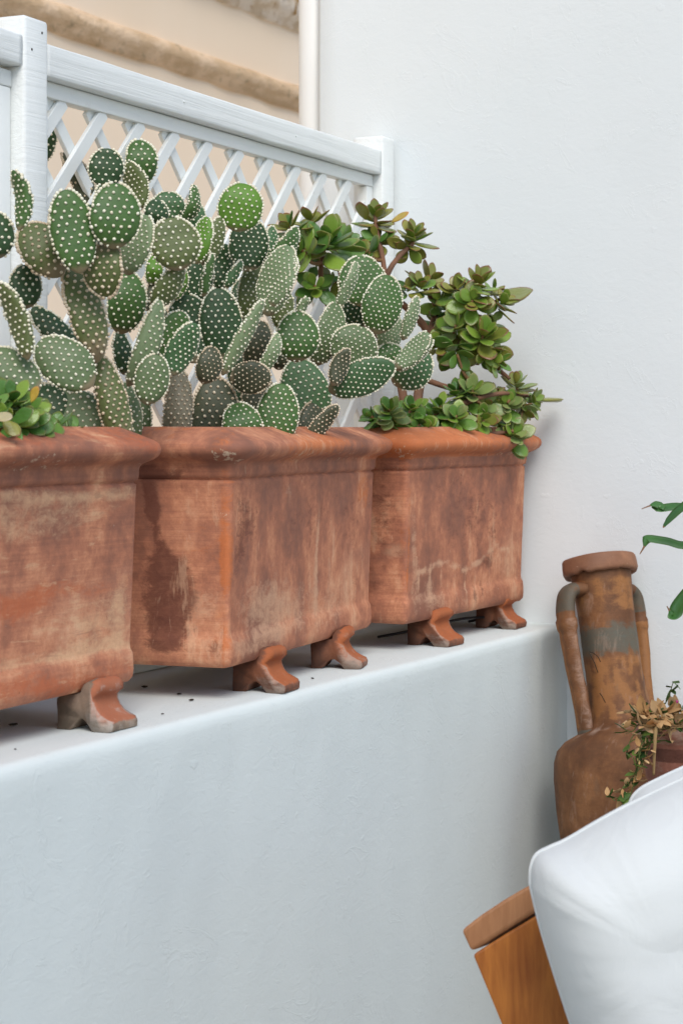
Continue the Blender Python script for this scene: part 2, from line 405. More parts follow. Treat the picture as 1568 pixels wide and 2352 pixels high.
# ------------------------------------------------------------ trellis fence
FA = Vector((-.042, .410, 0)); ang = R(2.1)
fence = empty('trellis_fence', FA, ang)
tag(fence, 'white painted wooden trellis fence with thick top rail and diamond lattice behind planters', 'fence')
RZ = EYE + .634
def fbox(name, a, b, mat=M['white_wood'], bev=.003, parent=fence):
    mb = MB(); mb.box(a, b); return bevel(obj(name, mb.v, mb.f, mat, parent), bev)
def grain_box(name, x0, x1, y0, y1, z0, z1, seed):
    # board with a slightly wavy, worn surface
    V = []; F = []; nx = max(2, int((x1 - x0) / .012)); r = .004
    sec = [(y0 + r, z0), (y0 + r * .3, z0 + r * .3), (y0, z0 + r), (y0, (z0 * 2 + z1) / 3), (y0, (z0 + z1 * 2) / 3), (y0, z1 - r), (y0 + r * .3, z1 - r * .3), (y0 + r, z1), (y1 - r, z1), (y1, z1 - r), (y1, z0 + r), (y1 - r, z0)]
    m = len(sec)
    for i in range(nx + 1):
        x = lerp(x0, x1, i / nx)
        for (y, z) in sec:
            q = Vector((x * 7 + seed, y * 30, z * 18)); e = .0011 * noise.noise(q); e2 = .0009 * noise.noise(q * 3)
            V.append(Vector((x, y + e2, z + e)))
    for i in range(nx):
        for j in range(m):
            a = i * m + j; k = i * m + (j + 1) % m; F.append([a, a + m, k + m, k])
    F.append(list(range(m))); F.append([nx * m + j for j in range(m)][::-1])
    return obj(name, V, F, M['white_wood'], fence)
LEN = 1.396
grain_box('top_rail', -LEN + .001, -.001, 0, .06, RZ - .055, RZ, 1)
grain_box('top_rail', -LEN - .07 - 1.3, -LEN - .071, 0, .06, RZ - .050, RZ + .002, 5)
fbox('post', (0, -.004, LT - .02), (.068, .072, RZ + .034), bev=.006)
fbox('post', (-LEN - .070, -.004, LT - .02), (-LEN, .072, RZ + .034), bev=.007)
fz1 = RZ - .055; fz0 = LT + .03
def panel(u0, u1):
    # surrounding frame of the lattice
    fbox('lattice_frame', (u0 + .001, .02, fz1 - .028), (u1 - .001, .046, fz1 - .001), M['lath'], .002)
    fbox('lattice_frame', (u0 + .001, .02, fz0), (u1 - .001, .046, fz0 + .028), M['lath'], .002)
    fbox('lattice_frame', (u0 + .004, .0205, fz0 + .029), (u0 + .036, .0455, fz1 - .029), M['lath'], .002)
    fbox('lattice_frame', (u1 - .036, .0205, fz0 + .029), (u1 - .004, .0455, fz1 - .029), M['lath'], .002)
    fbox('bottom_rail', (u0 + .001, .0, LT + .001), (u1 - .001, .06, fz0 - .001), M['lath'], .002)
    ua, ub, za, zb = u0 + .034, u1 - .034, fz0 + .026, fz1 - .026
    for layer in (0, 1):
        s = 1 if layer == 0 else -1            # 0 rises to the right, nearer the viewer
        v0 = .0235 if layer == 0 else .0325; v1 = v0 + .0085
        ref = -1.314 + .012 if layer == 0 else -1.314 - .028
        for k in range(-30, 40):
            ut = ref + k * .1313 + rnd.uniform(-.0025, .0025)          # where the lath meets the top
            # line u(z) = ut + s*(z - zb)
            pts = []
            for z in (za, zb):
                pts.append((ut + s * (z - zb), z))
            (p0u, p0z), (p1u, p1z) = pts
            lo, hi = 0.0, 1.0
            du = p1u - p0u
            t1 = (ua - p0u) / du; t2 = (ub - p0u) / du
            if t1 > t2: t1, t2 = t2, t1
            lo = max(lo, t1); hi = min(hi, t2)
            if hi - lo < .03: continue
            a = Vector((p0u + du * lo, 0, lerp(za, zb, lo))); bb = Vector((p0u + du * hi, 0, lerp(za, zb, hi)))
            d = (bb - a).normalized(); L = (bb - a).length; nn = Vector((d.z, 0, -d.x)) * .0128
            Vv = [a - nn, a + nn, bb + nn, bb - nn]; Vv = [Vector((q.x, v0, q.z)) for q in Vv] + [Vector((q.x, v1, q.z)) for q in Vv]
            Fv = [(0, 1, 2, 3)[::-1], (4, 5, 6, 7), (0, 1, 5, 4), (1, 2, 6, 5), (2, 3, 7, 6), (3, 0, 4, 7)]
            bevel(obj('lath', Vv, [list(f) for f in Fv], M['lath'], fence, smooth=False), .0012, 1)
for (u, z) in ((-LEN - .02, RZ + .012), (-LEN - .05, RZ - .02), (.035, RZ - .02), (-.93, RZ - .028), (-.45, RZ - .028)):
    y0 = -.0045 if u > -.01 or u < -LEN else -.001
    V_, F_ = tube([(u, y0, z), (u, y0 + .004, z)], .0022, 10); obj('screw', V_, F_, M['debris'] if u < -LEN else M['lath'], fence)
panel(-LEN, 0)
panel(-LEN - .07 - 1.3, -LEN - .07)

# ------------------------------------------------------------ terracotta planters
PROF = [(-.012, 0), (-.004, .002), (.002, .009), (.003, .02), (.0025, .035), (.0015, .045), (-.002, .052)] + \
       [(lerp(-.003, .001, k / 22), lerp(.058, .296, k / 22)) for k in range(23)] + \
       [(.001, .300), (-.0028, .3025), (-.0028, .3045), (.003, .307), (.0045, .313), (.0045, .322), (.006, .328), (.010, .3315), (.017, .3345), (.025, .338), (.031, .3425), (.0348, .348),
        (.0358, .354), (.0342, .3598), (.0295, .3645), (.020, .3692), (.009, .3740), (-.003, .3790), (-.014, .3840), (-.0205, .3875), (-.026, .387), (-.029, .382), (-.030, .372), (-.030, .33)]
HB = .331 + .001
def ring(hl, hd, r, nL, nD, nc):
    pts = []
    def side(a, b, n_):
        for k in range(n_): pts.append((lerp(a[0], b[0], (k + .5) / n_), lerp(a[1], b[1], (k + .5) / n_)))
    def corner(cx, cy, a0):
        for k in range(nc):
            t = a0 + (math.pi / 2) * k / (nc - 1); pts.append((cx + r * math.cos(t), cy + r * math.sin(t)))
    corner(hl - r, -(hd - r), -math.pi / 2); side((hl, -(hd - r)), (hl, hd - r), nD)
    corner(hl - r, hd - r, 0); side((hl - r, hd), (-(hl - r), hd), nL)
    corner(-(hl - r), hd - r, math.pi / 2); side((-hl, hd - r), (-hl, -(hd - r)), nD)
    corner(-(hl - r), -(hd - r), math.pi); side((-(hl - r), -hd), (hl - r, -hd), nL)
    return pts
def planter(L, D, loc, rz, label, seed, blobs, mat=None, H=.389, bow=0.0):
    root = empty('planter', loc, rz)
    tag(root, label, 'planter', 'terracotta planters in a row on the low wall')
    V = []; F = []; paint = []
    nL, nD, nc = int(L / .008), int(D / .008), 6
    hs = H / .389
    for (o, z) in PROF:
        z = z * hs
        taper = -.006 * (1 - z / H)
        pts = ring(L / 2 + o + taper, D / 2 + o + taper, max(.006, .010 + o * .8), nL, nD, nc)
        for (x, y) in pts:
            p = Vector((x, y, z))
            q = p * 5 + Vector((seed * 3.1, 0, 0)); q2 = p * 22 + Vector((seed, 0, 0))
            nvec = Vector((x / (L / 2), y / (D / 2) , 0));
            nd = Vector((0, 1 if y > 0 else -1, 0)) if abs(y) > D / 2 - .03 and abs(x) < L / 2 - .01 else Vector((1 if x > 0 else -1, 0, 0))
            rimw = 1.0 if z > .31 * hs else .6
            e = .0020 * noise.noise(Vector((q.x, q.y, q.z * .35))) * rimw + .0004 * noise.noise(q2)
            if z > .325 * hs: e += .0008 * noise.noise(q2 * .6)
            # long sides bow slightly
            bw = bow * max(0, 1 - (x / (L / 2)) ** 2) * (1 if abs(y) > D / 2 - .05 else 0)
            pp = p + nd * (e + bw)
            pp.z += .0014 * noise.noise(Vector((x * 5, y * 5, seed))) * (z / H) 
            V.append(pp)
            # paint
            rgb = [0, 0, 0, 0]
            if x < -L / 2 + .012 and abs(y) < D / 2 + .05: face, a = 'E', y + D / 2
            elif y < 0: face, a = 'F', x + L / 2
            else: face, a = 'B', 0
            wq = Vector((a * 9, z * 9, seed + 4)); wa = .018 * noise.noise(wq); wz = .018 * noise.noise(wq + Vector((7, 3, 1)))
            for (fc, a0, z0, ra, rzz, ch, am) in blobs:
                if fc != face: continue
                v = ((a + wa - a0) / ra) ** 2 + ((z + wz - z0) / rzz) ** 2
                if v < 6: rgb['dpo'.index(ch)] += am * math.exp(-v)
            if z > .325 * hs: q = Vector((q.x, q.y, q.z * 5)); rgb[2] += .34 + .5 * noise.noise(q * .8); rgb[0] += .42 * max(0, noise.noise(q * .6 + Vector((3, 1, 8))) - .08) * 2
            if face == 'E' and .32 * hs > z: rgb[2] += .1
            # lime at the arris and under the rim
            if face in 'EF' and abs(a) < .018: rgb[3] += .22; rgb[2] += .12 + .3 * noise.noise(Vector((seed, a * 20, z * 14)))
            if .325 * hs < z < .352 * hs: rgb[3] += .20 + .8 * max(0, noise.noise(Vector((x * 6, y * 6, seed * 5))))
            V_ = rgb; paint.append(V_)
    m = 2 * nL + 2 * nD + 4 * nc
    for i in range(len(PROF) - 1):
        for k in range(m):
            F.append([i * m + k, i * m + (k + 1) % m, (i + 1) * m + (k + 1) % m, (i + 1) * m + k])
    F.append([k for k in range(m)][::-1])
    obj('pot_body', V, F, mat or M['clay'], root, attr={'paint': paint})
    Vs = []; Fs = []; nx, ny = 30, 14
    for i in range(nx + 1):
        for j in range(ny + 1):
            x = lerp(-L / 2 + .03, L / 2 - .03, i / nx); y = lerp(-D / 2 + .03, D / 2 - .03, j / ny)
            Vs.append(Vector((x, y, H - .045 + .008 * noise.noise(Vector((x * 20, y * 20, seed))))))
    for i in range(nx):
        for j in range(ny):
            a = i * (ny + 1) + j; Fs.append([a, a + ny + 1, a + ny + 2, a + 1])
    obj('soil', Vs, Fs, M['soil'], root)
    return root
PZ = LT + .0525                             # underside of the planters, on their feet
rngb = random.Random(3)
def place(near, rz, L, D):
    c, s = math.cos(rz), math.sin(rz)
    return Vector((near[0] + c * L / 2 - s * D / 2, near[1] + s * L / 2 + c * D / 2, PZ))
# middle planter
def zpx(py, k=1430): return (1538 - py) / k
MIDL, MIDD = .712, .275
mid_rz = math.atan2(.083, .701)
mb_ = []
for (py, px, wd) in ((1115, 345, 20), (1135, 356, 34), (1165, 352, 40), (1195, 350, 36), (1230, 362, 20), (1262, 376, 30), (1295, 390, 46), (1330, 388, 55), (1365, 398, 58), (1400, 402, 52), (1430, 396, 48), (1462, 402, 46)):
    mb_.append(('E', (530 - px) / 1235, zpx(py), wd / 1235 * (.62 if py < 1280 else 1.05), .022, 'd', .50 if py < 1280 else .62))
mb_ += [('E', .035, .245, .025, .05, 'd', .28), ('E', .12, .035, .02, .015, 'd', .5), ('E', .02, .03, .02, .02, 'd', .45), ('E', .10, .03, .06, .012, 'd', .2),
        ('E', .05, .10, .05, .05, 'p', .42), ('E', .015, .12, .012, .2, 'o', .22), ('E', .06, .21, .06, .05, 'o', .15), ('E', .12, .315, .05, .012, 'd', .7),
        ('F', .07, .235, .055, .06, 'd', .52), ('F', .045, .17, .03, .035, 'd', .36), ('F', .015, .13, .016, .12, 'o', .25),
        ('F', .14, .09, .13, .06, 'p', .5), ('F', .30, .08, .12, .05, 'p', .38), ('F', .40, .17, .012, .11, 'p', .6), ('F', .5, .07, .08, .05, 'p', .42),
        ('F', .28, .22, .12, .09, 'd', .28), ('F', .45, .24, .12, .07, 'd', .30), ('F', .60, .16, .06, .12, 'd', .34), ('F', .10, .03, .3, .02, 'p', .35), ('F', .25, .28, .03, .03, 'p', .4), ('F', .64, .27, .04, .05, 'o', .5)]
p2 = planter(MIDL, MIDD, place((-1.393, .036), mid_rz, MIDL, MIDD), mid_rz,
             'middle terracotta planter of the row with dark brown drip stain on its end', 2, mb_)
LL, LD = .80, .275
left_rz = R(1.6)
lb = [('F', LL - .1, .287, .5, .012, 'p', .5), ('F', LL - .42, .25, .16, .03, 'p', .5), ('F', LL - .2, .255, .12, .03, 'p', .35), ('F', LL - .3, .17, .3, .03, 'd', .2), ('F', LL - .3, .15, .35, .022, 'o', .46),
      ('F', LL - .12, .24, .06, .05, 'd', .22), ('F', LL - .12, .10, .10, .05, 'p', .45), ('F', LL - .32, .12, .06, .03, 'o', .3), ('F', LL - .3, .085, .16, .03, 'd', .26), ('F', LL - .3, .025, .4, .03, 'o', .5),
      ('F', LL - .05, .1, .03, .1, 'p', .3), ('F', LL - .25, .065, .2, .01, 'p', .5)]
p1 = planter(LL, LD, place((-1.583 - LL * math.cos(left_rz), .088 - LL * math.sin(left_rz)), left_rz, LL, LD), left_rz,
             'nearest terracotta planter at the left edge with tan and red horizontal bands', 5, lb, M['clay_horiz'])
RL, RD = .616, .262
rz3 = R(-.7)
rb = [('E', .06, .2, .06, .1, 'd', .42), ('E', .04, .30, .05, .03, 'd', .2), ('E', .03, .15, .03, .02, 'p', .5), ('E', .07, .06, .04, .05, 'd', .3), ('E', .02, .23, .02, .03, 'p', .4),
      ('F', .012, .15, .012, .16, 'o', .34), ('F', .04, .14, .018, .12, 'p', .45), ('F', .22, .26, .16, .07, 'd', .30), ('F', .42, .19, .14, .08, 'd', .36), ('F', .24, .16, .10, .06, 'd', .22),
      ('F', .25, .03, .3, .03, 'p', .28), ('F', .12, .06, .05, .06, 'p', .3), ('F', .34, .035, .012, .03, 'd', .6), ('F', .38, .033, .012, .03, 'd', .5), ('F', .41, .10, .04, .025, 'd', .5)]
for k in range(26):
    t = k / 25; a = lerp(.06, .55, t); z = interp([(0, .10), (.25, .118), (.45, .085), (.62, .10), (.8, .135), (1, .118)], t)
    rb.append(('F', a, z + .004 * rngb.uniform(-1, 1), .016, .006, 'p', .42 + .25 * rngb.random()))
    if k % 3 == 0: rb.append(('F', a, z - .025, .006, .03, 'p', .42))
p3 = planter(RL, RD, place((-.622, .079), rz3, RL, RD), rz3,
             'farthest terracotta planter of the row, beside the tall wall, with wavy tide line', 8, rb)

# pot feet
FPROF = [(0, 0), (0, .0445), (.004, .047), (.036, .0525), (.041, .0525), (.0425, .062), (.047, .0695), (.054, .073), (.062, .0735), (.069, .070), (.0725, .064), (.0715, .057), (.066, .052), (.0615, .048),
         (.0625, .041), (.067, .032), (.075, .0235), (.084, .019), (.0925, .015), (.0955, .009), (.0945, .001), (.091, 0), (.064, 0), (.059, .005), (.052, .0125), (.044, .017), (.037, .0165), (.031, .011), (.026, .003), (.022, 0)]
def foot_mesh(seed):
    V = []; F = []; W = .07; nw = 9; m0 = len(FPROF)
    # resample the outline finely
    pr = []
    for i in range(m0):
        a = FPROF[i]; b2 = FPROF[(i + 1) % m0]; k = max(1, int(math.hypot(a[0] - b2[0], a[1] - b2[1]) / .005))
        for j in range(k): pr.append((lerp(a[0], b2[0], j / k), lerp(a[1], b2[1], j / k)))
    m = len(pr); paint = []
    cx = sum(p[0] for p in pr) / m; cz = sum(p[1] for p in pr) / m
    for i in range(nw + 1):
        t = i / nw; x = lerp(-W / 2, W / 2, t)
        edge = 0 if 0 < i < nw else 1
        for (d, z) in pr:
            flare = 1 + .10 * max(0, (.03 - z) / .03) * (d > .05) + .0
            sh = .0018 if edge else 0
            dd = d + (cx - d) / .05 * sh; zz = z + ((cz - z) / .04 * sh if z > .002 else 0)
            q = Vector((x * 30 + seed * 5, d * 30, z * 30)); e = .0020 * noise.noise(q) + .0012 * noise.noise(q * 3.1)
            V.append(Vector((x * flare, -dd + e, max(0, zz + (e if z > .003 else 0)))))
            front = d > .055
            rgb = [max(0, .35 * noise.noise(q * .7)) + (.25 if z < .012 else 0), .55 * (edge and front and z < .045) + .35 * (d > .07 and abs(noise.noise(q)) > .2) * (seed % 2), .75 * (front and .01 < z) + .3 * noise.noise(q * .6), 0]  # mottling, plus contact shade painted round the base of the foot
            paint.append(rgb)
    for i in range(nw):
        for k in range(m):
            F.append([i * m + k, (i + 1) * m + k, (i + 1) * m + (k + 1) % m, i * m + (k + 1) % m])
    F.append([k for k in range(m)]); F.append([nw * m + k for k in range(m)][::-1])
    return V, F, paint
def foot(px, py, rz, seed, mat, label, sc_=1.0):
    d = ray(px, py); p = CAM + d * ((LT - EYE) / d.z)       # near lower toe corner on the low wall's top
    V, F, pa = foot_mesh(seed)
    loc = p - Matrix.Rotation(rz, 3, 'Z') @ Vector((-.038 * sc_, -.093 * sc_, 0)); loc.z = LT + .0006
    o = obj('pot_foot', V, F, mat, None, attr={'paint': pa}, loc=loc); o.rotation_euler = (0, 0, rz)
    tag(o, label, 'pot foot', 'clay feet under the planters'); return o
foot(254, 1684.5, R(2), 1, M['clay_foot_grey'], 'grey lime-crusted clay foot under the nearest planter, with orange front')
foot(651, 1594.4, mid_rz, 2, M['clay_foot'], 'orange clay foot with white specks under the near end of the middle planter')
foot(827, 1538, mid_rz + R(10), 3, M['clay_foot'], 'brownish clay foot under the far end of the middle planter')
foot(1027, 1487.5, R(-3), 4, M['clay_foot'], 'bright orange clay foot under the near end of the farthest planter')
foot(1183, 1446.5, R(3), 6, M['clay_foot'], 'red brown clay foot under the farthest planter, close to the tall wall')

# ------------------------------------------------------------ bunny-ear cacti
ico = bmesh.new(); bmesh.ops.create_icosphere(ico, subdivisions=1, radius=1)
ICO_V = [v.co.copy() for v in ico.verts]; ICO_F = [[v.index for v in f.verts] for f in ico.faces]; ico.free()
def pad_half(v):
    # outline of a pad: narrow joint, widest beyond the middle, round tip
    return (math.sin(math.pi * min(1, max(0, v)) ** .86)) ** .50 * (0.84 + .16 * v) * (1 - .30 * math.exp(-v * 12)) if 0 < v < 1 else 0
def make_pad(cact, bx, by, tx, ty, wpx, y, turn=20, col='green', side=1, lean=0, sp=.0165, old=False, thick=.015, seed=None):
    """pad from its joint (bx,by) to its tip (tx,ty), standing at wall distance y; turn = yaw about its long axis in degrees"""
    B = at_y(bx, by, y); Z = depth(B); T = at_Z(tx, ty, Z)
    ax = T - B; L = ax.length; lon = ax.normalized()
    toward = (CAM - B).normalized(); toward = (toward - lon * toward.dot(lon)).normalized()
    if lean:
        lon = (lon + toward * math.tan(R(lean))).normalized(); L = L / math.cos(R(lean)) ; toward = (toward - lon * toward.dot(lon)).normalized()
    acr = lon.cross(toward).normalized()
    th = R(turn) * side
    nrm = (toward * math.cos(th) + acr * math.sin(th)).normalized(); wid = lon.cross(nrm).normalized()
    app = wpx * 1.09 / FPX * Z; sp *= .72; thick *= 1.2
    W = (app - thick * abs(math.sin(th)) * .8) / max(.25, math.cos(th)); W = min(W, L * 1.15)
    s = seed if seed is not None else rnd.random() * 100
    V = []; F = []; paint = []; nv, nu = 20, 22
    bend = rnd.uniform(-.012, .012) + (.006 * side)
    def surf(v, u, off=0):
        # u angle round the section
        h = pad_half(v) * W / 2; tt = thick * (.55 + .45 * math.sin(math.pi * v ** .7)) * min(1, (h / (W / 2)) * 1.6 + .12)
        cu, su = math.cos(u), math.sin(u)
        cx = math.copysign(abs(cu) ** .85, cu); cy = math.copysign(abs(su) ** .9, su)
        x = h * cx; z = tt / 2 * cy
        zb = bend * (v * (1 - v) * 4 - .5) + .004 * noise.noise(Vector((x * 18, v * 2.2, s)))
        irr = 1 + .05 * noise.noise(Vector((cx * 1.5, v * 3, s + 5)))
        return x * irr, v * L, z + zb
    def W3(p): return B + wid * p[0] + lon * p[1] + nrm * p[2]
    vsamp = [0.0, .012] + [k / nv for k in range(1, nv)] + [.975, .992, 1.0]
    for v in vsamp:
        for k in range(nu):
            x, yy, z = surf(min(.9999, max(.0003, v)), 2 * math.pi * k / nu); V.append(Vector(W3((x, yy, z))) - B)
            paint.append([max(0, 1 - v * 5) if not old else max(.2, 1 - v * 2), 0, 0, 1])
    for i in range(len(vsamp) - 1):
        for k in range(nu): F.append([i * nu + k, i * nu + (k + 1) % nu, (i + 1) * nu + (k + 1) % nu, (i + 1) * nu + k])
    F.append(list(range(nu))[::-1]); F.append([(len(vsamp) - 1) * nu + k for k in range(nu)])
    pad = obj('pad', V, F, PADM[col], cact, attr={'paint': paint}, loc=B)
    # areoles
    AV = []; AF = []
    rr = random.Random(int(s * 1000))
    def areole(p, nn, r):
        i = len(AV); t1 = nn.orthogonal().normalized(); t2 = nn.cross(t1); rot = rr.uniform(0, 6.28)
        a1 = t1 * math.cos(rot) + t2 * math.sin(rot); a2 = nn.cross(a1); el = rr.uniform(.85, 1.3)
        for q in ICO_V: AV.append(p + a1 * (q.x * r) + a2 * (q.y * r * el) + nn * (q.z * r * .85 + r * .35))
        AF.extend([[i + k for k in f] for f in ICO_F])
    rbase = sp * .195 * (1.15 if old else 1)
    rows = int(L / (sp * .80)) + 1; skew = rr.uniform(-.25, .25)
    for face in (1, -1):
        for iy in range(rows + 1):
            yy = (iy + .35) * sp * .80; v = yy / L
            if v < .03 or v > .97: continue
            h = pad_half(v) * W / 2
            nx_ = int(2 * h / sp) + 2
            for ix in range(-nx_, nx_ + 1):
                x = (ix + (.5 if iy % 2 else 0)) * sp + skew * (yy - L / 2) * .5
                if abs(x) > h - sp * .28: continue
                x += rr.uniform(-.1, .1) * sp; v2 = min(.985, max(.02, v + rr.uniform(-.09, .09) * sp / L))
                cu = min(.98, abs(x) / max(h, 1e-5)) ** (1 / .85); u = math.acos(max(-1, min(1, math.copysign(cu, x)))) * face
                sx, sy, sz = surf(v2, u)
                areole(W3((sx, sy, sz)) - B, (nrm * face + wid * (x / max(h, .001)) * .35).normalized(), rbase * rr.uniform(.8, 1.15))
    # rim row, closer together and larger near the tip
    for sgn in (0, math.pi):
        v = .08
        while v < .995:
            sx, sy, sz = surf(v, sgn + rr.uniform(-.35, .35)); h2 = pad_half(min(.999, v + .01)) - pad_half(v - .01)
            out = (wid * (1 if sgn == 0 else -1) * .02 * L / max(W, .01) * 2 - lon * h2).normalized()
            areole(W3((sx, sy, sz)) - B, out, rbase * (1.05 + .5 * v) * rr.uniform(.85, 1.15))
            slope = math.hypot(.02 * L, h2 * W / 2) / .02
            v += sp * (.62 - .22 * v) / max(slope, L)
    a = obj('areoles', AV, AF, M['areole_old'] if old or col in ('brown', 'trunk') else M['areole'], pad, smooth=True)
    a['kind'] = 'stuff'
    return pad
cl = empty('cactus', at_y(250, 1060, .16))
tag(cl, 'white-dotted bunny ear cactus growing out of the nearest planter, before the left trellis post', 'cactus')
cm = empty('cactus', at_y(520, 1070, .2))
tag(cm, 'large spreading bunny ear cactus filling the middle planter, leaning toward the jade plant', 'cactus')
OFF = {}
for c_ in (cl, cm): OFF[c_] = c_.location.copy()
def pads(cact, rows):
    for r in rows:
        kw = dict(r[7]) if len(r) > 7 else {}
        o = make_pad(cact, *r[:7], **kw)
        o.location = o.location - OFF[cact]
# base x, base y, tip x, tip y, width px, y (m), turn, options
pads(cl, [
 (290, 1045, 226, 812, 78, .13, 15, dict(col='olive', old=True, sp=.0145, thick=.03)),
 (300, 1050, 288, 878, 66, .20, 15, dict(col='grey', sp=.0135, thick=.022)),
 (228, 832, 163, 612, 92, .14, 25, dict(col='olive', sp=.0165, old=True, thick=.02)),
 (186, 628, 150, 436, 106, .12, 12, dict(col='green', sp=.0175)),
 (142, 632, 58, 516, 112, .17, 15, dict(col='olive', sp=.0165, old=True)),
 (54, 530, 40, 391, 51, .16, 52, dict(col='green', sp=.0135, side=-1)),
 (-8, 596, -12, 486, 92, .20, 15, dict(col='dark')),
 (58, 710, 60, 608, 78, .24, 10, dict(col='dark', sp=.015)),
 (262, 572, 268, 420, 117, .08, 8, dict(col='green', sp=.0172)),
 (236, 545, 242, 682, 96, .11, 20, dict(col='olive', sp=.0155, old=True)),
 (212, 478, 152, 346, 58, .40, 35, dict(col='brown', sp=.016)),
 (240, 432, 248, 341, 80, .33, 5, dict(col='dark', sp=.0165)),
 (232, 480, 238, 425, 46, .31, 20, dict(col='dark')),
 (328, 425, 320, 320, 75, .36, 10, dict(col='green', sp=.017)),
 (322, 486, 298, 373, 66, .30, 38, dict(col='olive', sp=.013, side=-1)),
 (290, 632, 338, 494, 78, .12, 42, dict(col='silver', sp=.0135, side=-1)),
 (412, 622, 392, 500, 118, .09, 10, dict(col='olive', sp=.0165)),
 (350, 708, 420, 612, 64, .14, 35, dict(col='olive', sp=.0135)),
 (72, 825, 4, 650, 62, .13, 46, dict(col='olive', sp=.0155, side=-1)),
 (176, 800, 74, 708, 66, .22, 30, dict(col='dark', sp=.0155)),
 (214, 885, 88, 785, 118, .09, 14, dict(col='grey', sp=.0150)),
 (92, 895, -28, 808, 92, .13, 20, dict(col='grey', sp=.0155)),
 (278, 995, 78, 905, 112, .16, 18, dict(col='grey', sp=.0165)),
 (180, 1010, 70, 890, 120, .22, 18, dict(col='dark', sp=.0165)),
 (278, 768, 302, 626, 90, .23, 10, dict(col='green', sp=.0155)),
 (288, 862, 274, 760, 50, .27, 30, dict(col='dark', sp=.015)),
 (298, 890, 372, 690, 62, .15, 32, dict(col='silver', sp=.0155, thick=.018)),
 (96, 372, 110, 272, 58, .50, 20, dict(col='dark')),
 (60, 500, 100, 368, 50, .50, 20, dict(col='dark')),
 (205, 640, 208, 470, 80, .36, 20, dict(col='dark')),
])
